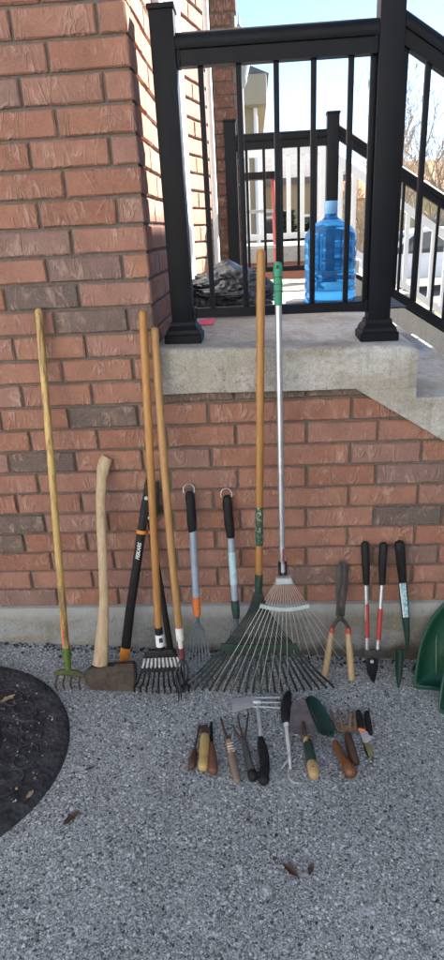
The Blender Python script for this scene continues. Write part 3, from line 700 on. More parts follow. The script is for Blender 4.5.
fan_rake('small fan rake with black grip, plain blue grey tube and orange collar', Lean((188, 490), (197, 691)), (188.8, 490), [(189.6, 494), (190.3, 500), (191, 508), (191.5, 517), (192, 525), (192.3, 531)],
         [(192.6, 529), (196, 599)], [(196, 597), (196.4, 604), (196.8, 609), (197.2, 616)], M_ORANGE2, (197.3, 614), (183, 690, 213, 688), 8)
fan_rake('small fan rake with black grip, pale blue tube sticker and green collar', Lean((226.5, 494), (241, 680)), (226.3, 494.5), [(227, 498), (227.6, 505), (228.2, 513), (229, 522), (230, 530), (230.8, 537)],
         [(230.6, 535), (235.1, 603)], [(234.8, 600), (235.3, 606), (235.8, 611), (236.4, 618)], M_DGREEN, (236.6, 617), (227, 682, 258, 680), 8, M_LABEL_B)

# large green leaf rake
L = Lean((261, 252), (258, 692), ytop=-.05)
t = thing('leaf_rake', 'wide dark green leaf rake with flat tines on a long orange wooden handle', 'rake', L.B)
handle(t, L, (261, 252.5), (259, 580), .0295, .0275, M_ORANGE_WOOD)
seg(t, 'sticker', L, [(259.5, 507), (259.2, 545)], [.0285, .0285], M_LABEL_G)
seg(t, 'ferrule', L, [(258.9, 574), (258.8, 584), (258.6, 593)], [.031, .030, .026], M_DGREEN)
NT = 22; bar0, bar1 = (222, 647), (296.5, 648)
def curve_tine(f):
    x0 = 258.3+(f-.5)*7; xb = bar0[0]+(bar1[0]-bar0[0])*f; xe = 181+152*f; ye = 693-5*abs(f-.5)**2*4
    bow = (f-.5)*-16
    return [L(x0, 592), L(x0+(xb-x0)*.35+bow*.55, 612), L(x0+(xb-x0)*.7+bow*.4, 631), L(xb, 648), L(xb+(xe-xb)*.5+(f-.5)*4, 671, .006), gr(xe-(f-.5)*2, ye-3, .016), gr(xe, ye, .003)]
for i in range(NT):
    f = i/(NT-1); bm = NB(); pts = spline(curve_tine(f), 4); strip(bm, pts, [.0036]*10+[.0085]*(len(pts)-10), .0022, L.n); obj('tine', bm, M_DGREEN_TINE, t)
g = [L(bar0[0]-1+(bar1[0]-bar0[0]+2)*k/12, 646.5+1.2*math.sin(k/12*math.pi), .005) for k in range(13)]
bm = NB(); strip(bm, g, .026, .005, L.n); obj('spreader_bar', bm, M_DGREEN, t)
plate(t, 'spring_plate', L, [(255.5, 591), (261.5, 591), (266, 603), (251.5, 603)], .004, M_DGREEN_TINE, .004, bev=.001)

# silver adjustable wire rake
L = Lean((277.5, 264), (282, 692), ytop=-.075)
t = thing('adjustable_rake', 'silver adjustable wire rake on an aluminium pole with a sea green grip', 'rake', L.B)
gp = seg(t, 'grip', L, [(277.7, 265), (277.8, 273), (277.9, 276), (278, 283), (278.2, 290), (278.4, 304)], [.029, .031, .028, .031, .030, .027], M_GREEN_GRIP, rnd=True)
for v in (277, 284, 291): seg(gp, 'grip_ring', L, [(277.9, v), (277.92, v+.8)], [.0325, .0325], M_DGREEN)
bm = NB(); strip(bm, [L(277.6, 265.5, .0135), L(277.7, 268.5, .0158)], .008, .004, L.n); obj('hang_hole', bm, M_INK, gp)
seg(t, 'pole', L, [(278.4, 303), (280.3, 430), (282.4, 568)], [.0225, .0225, .0225], M_ALU)
seg(t, 'red_marker', L, [(282.9, 549), (283.2, 561)], [.008, .008], M_RED, .008)
for du in (-2.6, 2.8): seg(t, 'clamp', L, [(282.6+du, 562), (282.8+du, 575)], [.012, .013], M_BLACK_PLASTIC, .006)
seg(t, 'clamp_nut', L, [(283, 565), (283, 572)], [.015, .015], M_STEEL, .012)
plate(t, 'bracket', L, [(276, 575.5), (291, 575), (293, 581), (275.5, 581.5)], .030, M_GREY_PLASTIC, .004, bev=.005)
NW = 16
for i in range(NW):
    f = i/(NW-1); a = L(277+14*f, 580); bx = 261.5+46*f; bb = L(bx, 605.5+3.5*math.sin(f*math.pi), .006)
    ex = 212+143*f; ey = 690-26*max(0, f-.55)/.45 if f > .55 else 690
    e = gr(ex, ey+3, .002); d = bb.lerp(e, .93)+V((0, -.012, .022))
    bm = NB(); tube(bm, [a, bb, bb.lerp(d, .5)+L.n*.004, d, e], [.0010, .0011, .0011, .0011, .0009], 6); obj('wire_tine', bm, M_WIRE, t)
g = [L(260+49*k/12, 605.5+3.8*math.sin(k/12*math.pi), .008) for k in range(13)]
bm = NB(); strip(bm, g, .015, .008, L.n); obj('spreader_bar', bm, M_GREY_PLASTIC, t)

# hedge shears, points up
cp = lambda x, y: (300+x/3.083, 520+y/3.083)
L = Lean((342.5, 560), (339, 685))
t = thing('hedge_shears', 'hedge shears leaning points up with wooden handles and red ferrules', 'shears', L.B)
plate(t, 'blade', L, [cp(*q) for q in ((125, 122), (129, 130), (128, 200), (124, 262), (130, 292), (120, 304), (110, 292), (112, 262), (109, 215), (112, 165), (118, 135))], .005, M_SHEAR_BLADE, .006, bev=.001)
plate(t, 'blade', L, [cp(*q) for q in ((134, 122), (141, 131), (147, 162), (146, 215), (140, 262), (138, 294), (128, 306), (118, 292), (127, 262), (133, 200), (132, 140))], .005, M_SHEAR_BLADE, -.001, bev=.001)
bm = NB(); c = L(*cp(122, 299), .009); tube(bm, [c, c+L.n*.008], [.011, .008], 12); obj('pivot_bolt', bm, M_RUST, t)
for s, q in ((0, [(124, 300), (108, 318), (99, 334), (98, 345)]), (1, [(122, 300), (140, 316), (149, 332), (149, 345)])):
    seg(t, 'tang', L, [cp(*x) for x in q], [.016, .014, .013, .012], M_SHEAR_BLADE, flat=.6)
seg(t, 'ferrule', L, [cp(99, 331), cp(97, 349)], [.019, .021], M_RED); seg(t, 'ferrule', L, [cp(149, 332), cp(150, 352)], [.021, .023], M_RED)
seg(t, 'handle', L, [cp(97, 348), cp(91, 385), cp(84, 430), cp(75, 480)], [.022, .026, .028, .030], M_SHEAR_WOOD, rnd=True)
seg(t, 'handle', L, [cp(149, 351), cp(152, 390), cp(156, 440), cp(160, 487)], [.024, .027, .028, .029], M_SHEAR_WOOD, rnd=True)

# red and silver loppers, grips up
L = Lean((372, 543), (374, 683))
t = thing('lopper', 'small loppers with red and silver tubes and black grips leaning grips up', 'lopper', L.B)
for gl, tb, rd in ((((201, 75), (203, 130), (205, 195)), ((204, 190), (207, 400)), ((206, 258), (207, 362))), (((258, 77), (255, 130), (254, 195)), ((254, 190), (240, 400)), ((249, 272), (242, 368)))):
    seg(t, 'grip', L, [cp(*q) for q in gl], [.034, .033, .026], M_BLACK_RUBBER, rnd=True)
    a = seg(t, 'tube', L, [cp(*q) for q in tb], [.0185, .0185], M_ALU)
    seg(t, 'red_sleeve', L, [cp(*q) for q in rd], [.0200, .0200], M_RED)
    bm = NB(); q = cp(*tb[1]); c = L(q[0], q[1]-9, .009); tube(bm, [c, c+L.n*.003], .004, 10); obj('rivet', bm, M_STEEL, t)
plate(t, 'head', L, [cp(*q) for q in ((196, 396), (214, 398), (232, 396), (250, 398), (248, 425), (238, 445), (212, 445), (196, 420))], .016, M_SHEAR_BLADE, .004, bev=.003)
plate(t, 'blade', L, [cp(*q) for q in ((208, 425), (238, 425), (240, 455), (234, 482), (228, 503), (218, 492), (207, 470), (204, 445))], .006, M_BLACK_METAL, .012, bev=.001)
bm = NB(); c = L(*cp(222, 436), .016); tube(bm, [c, c+L.n*.005], [.008, .006], 12); obj('pivot_bolt', bm, M_STEEL, t)

# dibber with a teal sticker, and the narrow scoop below it
L = Lean((399, 543), (407.5, 652), ytop=-.03); L.B = at(407.5, 652, -.085); L.n = (L.B-L.A).cross(V((1, 0, 0))).normalized(); L.n = -L.n if L.n.y > 0 else L.n
t = thing('dibber', 'green tapered dibber with a ribbed black grip and a teal sticker', 'dibber', L.B)
gp = seg(t, 'grip', L, [cp(307, 74), cp(309, 90), cp(313, 140), cp(317, 190)], [.040, .041, .038, .032], M_BLACK_RUBBER, rnd=True)
for k in range(5): seg(gp, 'grip_rib', L, [cp(300+3.6*k, 95), cp(306+4.2*k, 185)], [.003, .003], M_BLACK_RUBBER, .0185-.002*abs(k-2), n=6)
seg(t, 'shaft', L, [cp(317, 188), cp(321, 240), cp(326, 300), cp(330, 345), cp(331.5, 385), cp(331, 402)], [.034, .036, .032, .026, .014, .004], M_DGREEN)
plate(t, 'sticker', L, [cp(309, 196), cp(326, 194), cp(335, 298), cp(322, 300)], .003, M_LABEL_T, .0175, bev=0)
plate(t, 'sticker_border', L, [cp(306.5, 196), cp(309, 196), cp(322, 300), cp(318, 299)], .003, M_LABEL_W, .0165, bev=0)
L = Lean((400, 646), (398.5, 689), ytop=-.05)
L.A = gr(400, 668, 0)+V((0, .0, .075)); L.A = V((L.A.x, -.10, gz(L.A.x)+.115)); L.n = (L.B-L.A).cross(V((1, 0, 0))).normalized(); L.n = -L.n if L.n.y > 0 else L.n
t = thing('narrow_scoop', 'short narrow green metal scoop with a pointed tip standing below the dibber', 'scoop', L.B)
bm = NB(); g = []
for k in range(11):
    f = k/10; cx = 308-4*f; cy = 400+118*f; w = 13.5*(1-f**2.2)**.8+.6
    row = []
    for j in range(9):
        a = -1+j/4; row.append(L(*cp(cx+a*w, cy+1.5*abs(a)), -.022*(1-a*a)*(1-f*.7)))
    g.append(row)
shell(bm, g, .003); obj('blade', bm, M_DGREEN, t)
bm = NB(); tube(bm, [L(*cp(308+13.5*math.cos(a), 400-3*math.sin(a)), -.011-.011*math.sin(a)) for a in [math.pi*2*k/16 for k in range(17)]], .0022, 6, cap=False); obj('rolled_rim', bm, M_DGREEN, t)

# green plastic leaf scoops at the right edge
def scoop(L, outline, label, depth):
    t = thing('leaf_scoop', label, 'leaf scoop', L.B, 'green plastic leaf scoops')
    cx = sum(q[0] for q in outline)/len(outline); cy = sum(q[1] for q in outline)/len(outline); bm = NB(); n = 56
    oc = [V((q[0], q[1], 0)) for q in outline]; cl = spline(oc+[oc[0]], 5)[:-1]; n = len(cl); rings = []
    for s, d in ((1.0, 0.0), (.965, .012), (.93, .004), (.86, -.35), (.74, -.75), (.55, -.93), (.3, -1.0), (.05, -1.0)):
        rings.append([L(cx+(q.x-cx)*s, cy+(q.y-cy)*s, depth*d) for q in cl])
    th = .004
    fr_, bk_ = [[bm.verts.new(p_+L.n*th) for p_ in r] for r in rings], [[bm.verts.new(p_) for p_ in r] for r in rings]
    for rr in (fr_, bk_):
        for a, b in zip(rr, rr[1:]):
            for k in range(n): bm.faces.new((a[k], a[(k+1) % n], b[(k+1) % n], b[k]))
        bm.faces.new(rr[-1])
    for k in range(n): bm.faces.new((fr_[0][k], bk_[0][k], bk_[0][(k+1) % n], fr_[0][(k+1) % n]))
    obj('bowl', bm, M_GREEN_PLASTIC, t, sharp=60)
    bm = NB(); tube(bm, [p_+L.n*.003 for p_ in rings[0]]+[rings[0][0]+L.n*.003], .005, 8, cap=False); obj('rim', bm, M_GREEN_PLASTIC, t)
    for k in (-1, 0, 1):
        a = [L(cx+k*9, cy+dy, -depth+.005) for dy in (-22, 0, 20)]; bm = NB(); tube(bm, a, .006, 8, round_end=True); obj('rib', bm, M_GREEN_PLASTIC, t)
scoop(Lean((447, 601), (440, 690), ytop=-.03), [(446, 602), (436, 613), (427, 628), (421, 644), (417.5, 662), (415, 680), (416.5, 687), (428, 688.5), (445, 690), (468, 691), (480, 688), (480, 670), (476, 640), (468, 615), (458, 603)], 'large glossy green plastic leaf scoop leaning on the wall at the right edge', .06)
scoop(Lean((455, 640), (455, 713), ytop=-.17), [(449, 662), (445, 672), (441.5, 688), (439.5, 704), (440, 711.5), (452, 714), (478, 716), (500, 715), (500, 690), (492, 665), (470, 655)], 'second green plastic leaf scoop in front, mostly cut off by the frame', .04)

# ------------------------------------------------------------------ small tools lying on the driveway
def gtube(parent, name, uv, ws, m, h=None, n=12, flat=1.0, rnd=True):
    hs = h if hasattr(h, '__len__') else [h if h is not None else max(ws)/2]*len(uv)
    bm = NB(); tube(bm, [gr(u, v, hh) for (u, v), hh in zip(uv, hs)], [w/2 for w in ws], n, flat=flat, up=(0, 0, 1), round_end=rnd); return obj(name, bm, m, parent)
def gplate(parent, name, uv, th, m, h=.002, bev=.001):
    bm = NB(); prism(bm, [gr(u, v, h) for u, v in uv], (0, 0, th), bev=bev); return obj(name, bm, m, parent)
ca = lambda x, y: (180+x/4.036, 680+y/4.036)
cb = lambda x, y: (250+x/5.55, 680+y/5.55)
cc = lambda x, y: (270+x/3.7, 680+y/3.7)
cd = lambda x, y: (310+x/5.55, 680+y/5.55)
GG = 'small hand tools laid in a row on the driveway'
def gthing(name, label, cat, q): return thing(name, label, cat, gr(*q), GG)

t = gthing('awl', 'thin dark awl with a bulbous dark wooden handle, leftmost of the laid out tools', 'awl', ca(60, 290))
gtube(t, 'shaft', [ca(80, 186), ca(72, 215), ca(57, 290)], [.010, .0075, .008], M_RUST, .010); gtube(t, 'tip', [ca(76, 185), ca(83, 189)], [.012, .012], M_RUST, .010)
gtube(t, 'handle', [ca(60, 280), ca(55, 300), ca(50, 325), ca(47, 350)], [.015, .022, .028, .026], M_DARK_WOOD)
t = gthing('weeding_knife', 'short stubby tool with a chipped yellow handle and rusty blade', 'hand tool', ca(98, 290))
gplate(t, 'blade', [ca(86, 200), ca(92, 184), ca(112, 186), ca(117, 205), ca(114, 235), ca(88, 235)], .006, M_RUST, .012)
gtube(t, 'handle', [ca(101, 228), ca(100, 245), ca(98, 275), ca(96, 305), ca(95, 322), ca(94, 330), ca(93, 350)], [.032, .037, .036, .036, .033, .038, .036], M_YELLOW_PAINT)
t = gthing('wood_chisel', 'narrow black chisel with a red brown wooden handle beside the yellow handled tool', 'chisel', ca(130, 300))
gtube(t, 'blade', [ca(126, 172), ca(127, 215), ca(128, 262)], [.0095, .010, .012], M_BLACK_METAL, .012, flat=.6); gtube(t, 'handle', [ca(126, 258), ca(128, 280), ca(131, 320), ca(134, 365)], [.018, .026, .033, .034], M_RED_WOOD)
t = gthing('dandelion_weeder', 'old weeder with a grey wooden handle, twine wrap and a thin dark rod', 'weeder', ca(212, 320))
gtube(t, 'rod', [ca(165, 156), ca(178, 200), ca(196, 248)], [.009, .009, .010], M_RUST, .012); gtube(t, 'wrap', [ca(198, 248), ca(202, 270), ca(207, 298)], [.022, .026, .027], M_PALE_WOOD)
for k in range(4): gtube(t, 'twine', [ca(190+k*2.2, 258+k*11), ca(214+k*2.2, 253+k*11)], [.004, .004], M_WHITE_TAPE, .0255, n=6)
gtube(t, 'handle', [ca(206, 296), ca(212, 325), ca(222, 365), ca(232, 405)], [.025, .030, .029, .022], M_GREY_WOOD); gplate(t, 'chip', [ca(206, 240), ca(213, 205), ca(217, 225), ca(212, 250)], .003, M_STEEL, .008)
t = gthing('hand_cultivator', 'small dark three pronged hand cultivator with a grey handle', 'cultivator', ca(272, 310))
for q in ([(233, 142), (241, 190), (256, 238)], [(276, 132), (270, 185), (262, 238)], [(214, 186), (232, 220), (255, 246)]):
    gtube(t, 'tine', [ca(*x) for x in q], [.005, .007, .009], M_RUST, [.004, .022, .014])
gtube(t, 'handle', [ca(258, 240), ca(266, 280), ca(278, 330), ca(290, 375)], [.018, .024, .026, .028], M_GREY_WOOD if False else paint('faded_grey_plastic', (.06, .062, .065), .6, var=.3, grime=.4)); gtube(t, 'end_cap', [ca(290, 376), ca(296, 392)], [.033, .034], M_BLACK_RUBBER)
t = gthing('hoe_cultivator', 'silver steel hoe and three tine cultivator with a black grip', 'hoe', ca(320, 200))
gplate(t, 'hoe_blade', [ca(209, 78), ca(300, 68), ca(306, 88), ca(300, 108), ca(212, 132)], .004, M_STEEL, .020)
for a, b in ((72, 70), (90, 91), (108, 112)): gtube(t, 'tine', [ca(300, a), ca(350, a+.3*(b-a)), ca(404, b), ca(412, b+3)], [.008, .007, .006, .004], M_STEEL, [.020, .022, .018, .006], n=8)
gtube(t, 'socket', [ca(300, 90), ca(322, 90)], [.020, .020], M_STEEL, .020); gtube(t, 'shaft', [ca(313, 88), ca(319, 150), ca(328, 242)], [.015, .0155, .0155], M_STEEL, .016)
gtube(t, 'grip', [ca(326, 238), ca(333, 270), ca(340, 310), ca(343, 350), ca(340, 385), ca(337, 405)], [.024, .034, .036, .033, .034, .038], M_BLACK_RUBBER)
t = gthing('hand_weeder', 'slim weeder with a black grip at the top, white rod and hooked tip', 'weeder', cb(210, 300))
gtube(t, 'grip', [cb(214, 78), cb(205, 110), cb(196, 160), cb(196, 210), cb(200, 235)], [.028, .036, .036, .034, .028], M_BLACK_RUBBER)
gtube(t, 'collar', [cb(200, 230), cb(203, 252)], [.026, .022], M_GREY_PLASTIC, .016); gtube(t, 'rod', [cb(203, 250), cb(210, 340), cb(220, 425), cb(224, 490)], [.016, .015, .012, .008], M_WHITE_TAPE, .014)
gtube(t, 'side_prong', [cb(217, 436), cb(196, 462), cb(174, 490)], [.010, .009, .006], M_STEEL, .012, n=8); gtube(t, 'hook', [cb(216, 490), cb(214, 520), cb(222, 550), cb(240, 568), cb(268, 572)], [.009, .0085, .008, .007, .005], M_STEEL, .010, n=8)
def trowel_blade(t, cf, rows, dish, m, hgt=.012):
    bm = NB(); g = []
    for (lx, ly, rx, ry, z) in rows:
        row = []
        for j in range(9):
            f = j/8; a = 2*f-1; row.append(gr(*cf(lx+(rx-lx)*f, ly+(ry-ly)*f), z+dish*a*a))
        g.append(row)
    shell(bm, g, .003); return obj('blade', bm, m, t, sharp=60)
t = gthing('garden_trowel', 'round patinated steel trowel with a green handle and bare wooden end', 'trowel', cb(310, 300))
trowel_blade(t, cb, [(258, 112, 290, 106, .006), (240, 118, 308, 114, .006), (232, 135, 326, 138, .007), (225, 170, 343, 168, .009), (222, 205, 358, 200, .011), (221, 240, 370, 236, .013), (223, 270, 370, 264, .015), (230, 292, 362, 286, .018), (245, 303, 345, 296, .020), (270, 305, 325, 302, .022)], .012, M_BLADE_BROWN)
gtube(t, 'tang', [cb(296, 235), cb(302, 275), cb(310, 332)], [.012, .014, .016], M_RUST, [.024, .030, .022]); gtube(t, 'collar', [cb(313, 325), cb(318, 350)], [.024, .030], M_PALE_WOOD, .020)
gtube(t, 'handle', [cb(319, 345), cb(326, 375), cb(336, 425), cb(345, 468)], [.032, .036, .037, .036], M_DGREEN); gtube(t, 'handle_end', [cb(344, 465), cb(350, 490), cb(356, 525)], [.0365, .041, .038], M_PALE_WOOD)
gtube(t, 'hang_hole', [cb(348, 480), cb(351, 484)], [.007, .007], M_INK, .0375)
t = gthing('garden_trowel', 'dark green enamel trowel with a turned brown wooden handle', 'trowel', cc(200, 150))
trowel_blade(t, cc, [(138, 62, 152, 58, .006), (133, 78, 170, 66, .006), (138, 95, 186, 82, .007), (147, 118, 202, 104, .009), (158, 145, 217, 130, .011), (170, 172, 230, 158, .014), (180, 195, 240, 182, .016), (195, 207, 238, 197, .018), (210, 208, 230, 204, .020)], .020, M_TEAL_STEEL)
gtube(t, 'neck', [cc(221, 200), cc(230, 210), cc(237, 224)], [.012, .011, .012], M_TEAL_STEEL, [.020, .026, .018]); gtube(t, 'ferrule', [cc(235, 222), cc(240, 234)], [.022, .024], M_STEEL, .018)
gtube(t, 'handle', [cc(240, 232), cc(252, 255), cc(264, 282), cc(276, 302), cc(288, 322), cc(300, 342)], [.024, .030, .030, .031, .044, .046], M_BROWN_WOOD)
t = gthing('hand_fork', 'worn tan hand fork with four tines and a dark handle', 'fork', cc(285, 190))
gplate(t, 'fork_body', [cc(240, 176), cc(262, 170), cc(290, 168), cc(322, 172), cc(322, 186), cc(300, 196), cc(280, 198), cc(252, 192)], .004, M_FORK_TAN, .010)
for q in ([(248, 182), (238, 150), (226, 112)], [(268, 176), (262, 145), (250, 110)], [(294, 172), (298, 140), (289, 106)], [(315, 176), (316, 158), (308, 112)]): gtube(t, 'tine', [cc(*x) for x in q], [.013, .012, .006], M_FORK_TAN, [.013, .018, .006], n=8, flat=.6)
gtube(t, 'neck', [cc(282, 192), cc(290, 208)], [.014, .014], M_FORK_TAN, .016); gtube(t, 'handle', [cc(288, 204), cc(296, 235), cc(306, 270), cc(316, 303)], [.026, .033, .033, .032], M_DARK_WOOD)
t = gthing('pruning_shears', 'small pruning shears with black handles and an orange catch, rightmost laid out tool', 'secateurs', cc(350, 190))
gtube(t, 'handle', [cc(328, 118), cc(332, 145), cc(337, 180)], [.020, .025, .022], M_BLACK_RUBBER); gtube(t, 'handle', [cc(359, 121), cc(362, 150), cc(368, 182), cc(372, 205)], [.020, .024, .022, .016], M_BLACK_RUBBER)
gtube(t, 'catch', [cc(330, 183), cc(349, 187)], [.013, .013], M_ORANGE2, .018); gplate(t, 'body', [cc(330, 190), cc(350, 190), cc(378, 208), cc(380, 220), cc(360, 236), cc(345, 232)], .008, M_STEEL, .008)
gplate(t, 'blade', [cc(346, 232), cc(362, 232), cc(378, 245), cc(381, 265), cc(374, 292), cc(366, 284), cc(358, 262)], .004, paint('brassy_blade_steel', (.30, .29, .13), .4, .6, var=.3), .008)
gplate(t, 'hook', [cc(340, 222), cc(348, 230), cc(356, 258), cc(368, 288), cc(366, 292), cc(352, 270)], .005, M_SHEAR_BLADE, .003)

# ------------------------------------------------------------------ round rubber mat, leaves, grit
mc = V((-1.014, -.6435, 0)); mz = gz(mc.x); MR = .459
def mpt(r, a, h): x = mc.x+r*math.cos(a); y = mc.y+r*math.sin(a); return V((x, y, gz(x)+h))
t = thing('rubber_mat', 'round black rubber mat with scroll relief and scattered leaf bits', 'mat', (mc.x, mc.y, mz))
bm = NB(); prof = [(0, .006), (.15, .006), (.26, .006), (.34, .0065), (.395, .006), (.405, .012), (.447, .013), (.455, .009), (.459, .0)]; n = 96; rings = []
for r_, h in prof[1:]: rings.append([bm.verts.new(mpt(r_*(1+.004*noise.noise(V((math.cos(k), math.sin(k), 0))))if r_ > .45 else r_, 2*math.pi*k/n, h)) for k in range(n)])
for a, b in zip(rings, rings[1:]):
    for k in range(n): bm.faces.new((a[k], a[(k+1) % n], b[(k+1) % n], b[k]))
bm.faces.new(rings[0][::-1]); obj('base', bm, M_MAT, t)
bm = NB()
for k in range(18):
    a0_ = 2*math.pi*k/18
    for sgn in (1, -1):
        pts = []
        for s in range(14):
            th = s*.42; rr = .052*(1-s/16); pts.append(mpt(.315+rr*math.cos(th)*.9, a0_+sgn*(.045+rr*math.sin(th)/.315), .0075))
        tube(bm, pts, .0042, 6)
for r_ in (.215, .15, .09): tube(bm, [mpt(r_, 2*math.pi*k/48, .007) for k in range(49)], .006, 6, cap=False)
for k in range(12): tube(bm, [mpt(.095, 2*math.pi*k/12, .007), mpt(.145, 2*math.pi*k/12+.1, .008), mpt(.21, 2*math.pi*k/12, .007)], [.002, .005, .002], 6)
obj('scroll_relief', bm, M_MAT, t)
def leaf(u, v, ln, ang, m, label, curl=.5, h=.002, wd=.42):
    c = gr(u, v, h); bm = NB(); g = []; ca_, sa_ = math.cos(ang), math.sin(ang); ph = random.random()*9
    for i in range(9):
        f = i/8; w = wd*ln*math.sin(math.pi*min(1, f*.94+.04))**.8*(1+.25*math.sin(f*17+ph)); row = []
        for j in range(5):
            a = (j-2)/2; x = (f-.5)*ln; y = a*w/2; z = .001+curl*abs(y)*.9+.12*ln*(f-.5)**2*4*curl+.004*noise.noise(V((x*60, y*60, ph)))
            row.append(c+V((x*ca_-y*sa_, x*sa_+y*ca_, max(0, z))))
        g.append(row)
    shell(bm, g, .0008); tube(bm, [g[0][2], g[0][2]-V((ca_*ln*.3, sa_*ln*.3, -.002))], [.0009, .0006], 5)
    tag(obj('dead_leaf', bm, m, None, c), label, 'leaf', 'dead leaves on the driveway and mat')
leaf(72, 819, .060, R(55), M_LEAF, 'curled brown dead leaf just right of the black mat, lower of two', .9)
leaf(90.5, 769, .040, R(35), M_LEAF, 'thin dark curled leaf right of the black mat, upper of two', 1.0, wd=.25)
leaf(291, 872, .055, R(-45), M_LEAF, 'larger dark crumpled leaf on the open driveway below the hand tools', 1.0)
leaf(311, 870, .038, R(70), M_LEAF, 'small brown leaf lying right of the larger crumpled leaf on the open driveway', .8)
leaf(8, 699, .055, R(40), M_LEAF2, 'pale tan leaf at the back of the black mat', .4, .016)
leaf(30, 795, .034, R(70), M_LEAF2, 'small pale yellow leaf near the front edge of the black mat', .5, .016)
bm = NB(); tube(bm, spline([gr(278, 849, .004), gr(277, 858, .01), gr(284, 866, .004), gr(289, 871, .003)], 5), .0012, 5); tag(obj('twig', bm, M_LEAF, None, gr(280, 860)), 'thin curved dry twig beside the larger crumpled leaf', 'twig')
def grit(name, n, place, smin, smax, m, flat=.6):
    bm = NB()
    for _ in range(n):
        c = place(); s = random.uniform(smin, smax)*random.uniform(.6, 1); vs = bmesh.ops.create_icosphere(bm, subdivisions=1, radius=s)['verts']
        ph = random.random()*50; rot = Matrix.Rotation(random.random()*6.28, 3, 'Z')
        for v in vs:
            d = v.co.copy(); d *= 1+.35*noise.noise(d*(1.3/s)+V((ph, 0, 0))); d.z *= flat; d.x *= 1.25; v.co = c+rot @ d
    return stuff(obj(name, bm, m, sharp=30))
def gp_open():
    while True:
        x, y = random.uniform(-1.3, 1.3), -random.random()**1.4*1.75-.02
        if (x-mc.x)**2+(y-mc.y)**2 > .47**2: return V((x, y, gz(x)+.001))
def gp_base(): x = random.uniform(-1.2, 1.2); return V((x, -.022-abs(random.gauss(0, .035)), gz(x)+.002))
def gp_mat(): a, r_ = random.random()*6.28, math.sqrt(random.random())*.44; return mpt(r_, a, .011)
M_PEB = paint('loose_grey_chippings', (.27, .28, .29), .9, var=.5, scale=40); M_PEBL = paint('loose_pale_chippings', (.55, .55, .54), .9, var=.2, scale=40); M_PEBD = paint('dark_grit', (.045, .042, .04), .95, var=.4, scale=40)
grit('loose_gravel', 900, gp_open, .0025, .0065, M_PEB); grit('pale_gravel', 330, gp_open, .002, .006, M_PEBL); grit('dark_gravel', 420, gp_open, .0025, .006, M_PEBD)
grit('wall_base_debris', 420, gp_base, .003, .010, M_PEBD); grit('wall_base_gravel', 160, gp_base, .003, .008, M_PEB)
grit('mat_crumbs', 220, gp_mat, .0012, .0042, M_PEBL, .4); grit('mat_grit', 260, gp_mat, .0015, .005, M_LEAF2, .35)

# ------------------------------------------------------------------ beyond the porch
# red step ladder between the two porches
t = thing('step_ladder', 'red step ladder with a black top standing behind the far porch railing', 'ladder', (.15, 3.45, -.25))
yl = 3.45; xr = at(274.5, 220, yl).x; xl = at(240, 220, yl).x; zt = at(260, 176, yl).z; zb_ = gz(.2)
for x in (xl, xr):
    s = 1 if x == xr else -1
    bm = NB(); tube(bm, [(x, yl, zt-.03), (x+s*.07, yl-.45, zb_)], .017, 4, up=(1, 0, 0)); obj('side_rail', bm, M_RED, t); bm = NB(); tube(bm, [(x-.01*s, yl+.06, zt-.03), (x+s*.05, yl+.5, zb_)], .013, 4); obj('rear_leg', bm, M_RED, t)
bm = NB(); box(bm, ((xl+xr)/2, yl+.02, zt), (xr-xl+.05, .16, .055), bev=.008); obj('top_cap', bm, M_BLACK_PLASTIC, t)
for k in range(6):
    z = zt-.27-.28*k; f = (zt-z)/(zt-zb_); bm = NB(); box(bm, ((xl+xr)/2, yl-.45*f+.03, z), (xr-xl+.14*f-.02, .09, .025), bev=.003); obj('step', bm, M_STEEL, t)
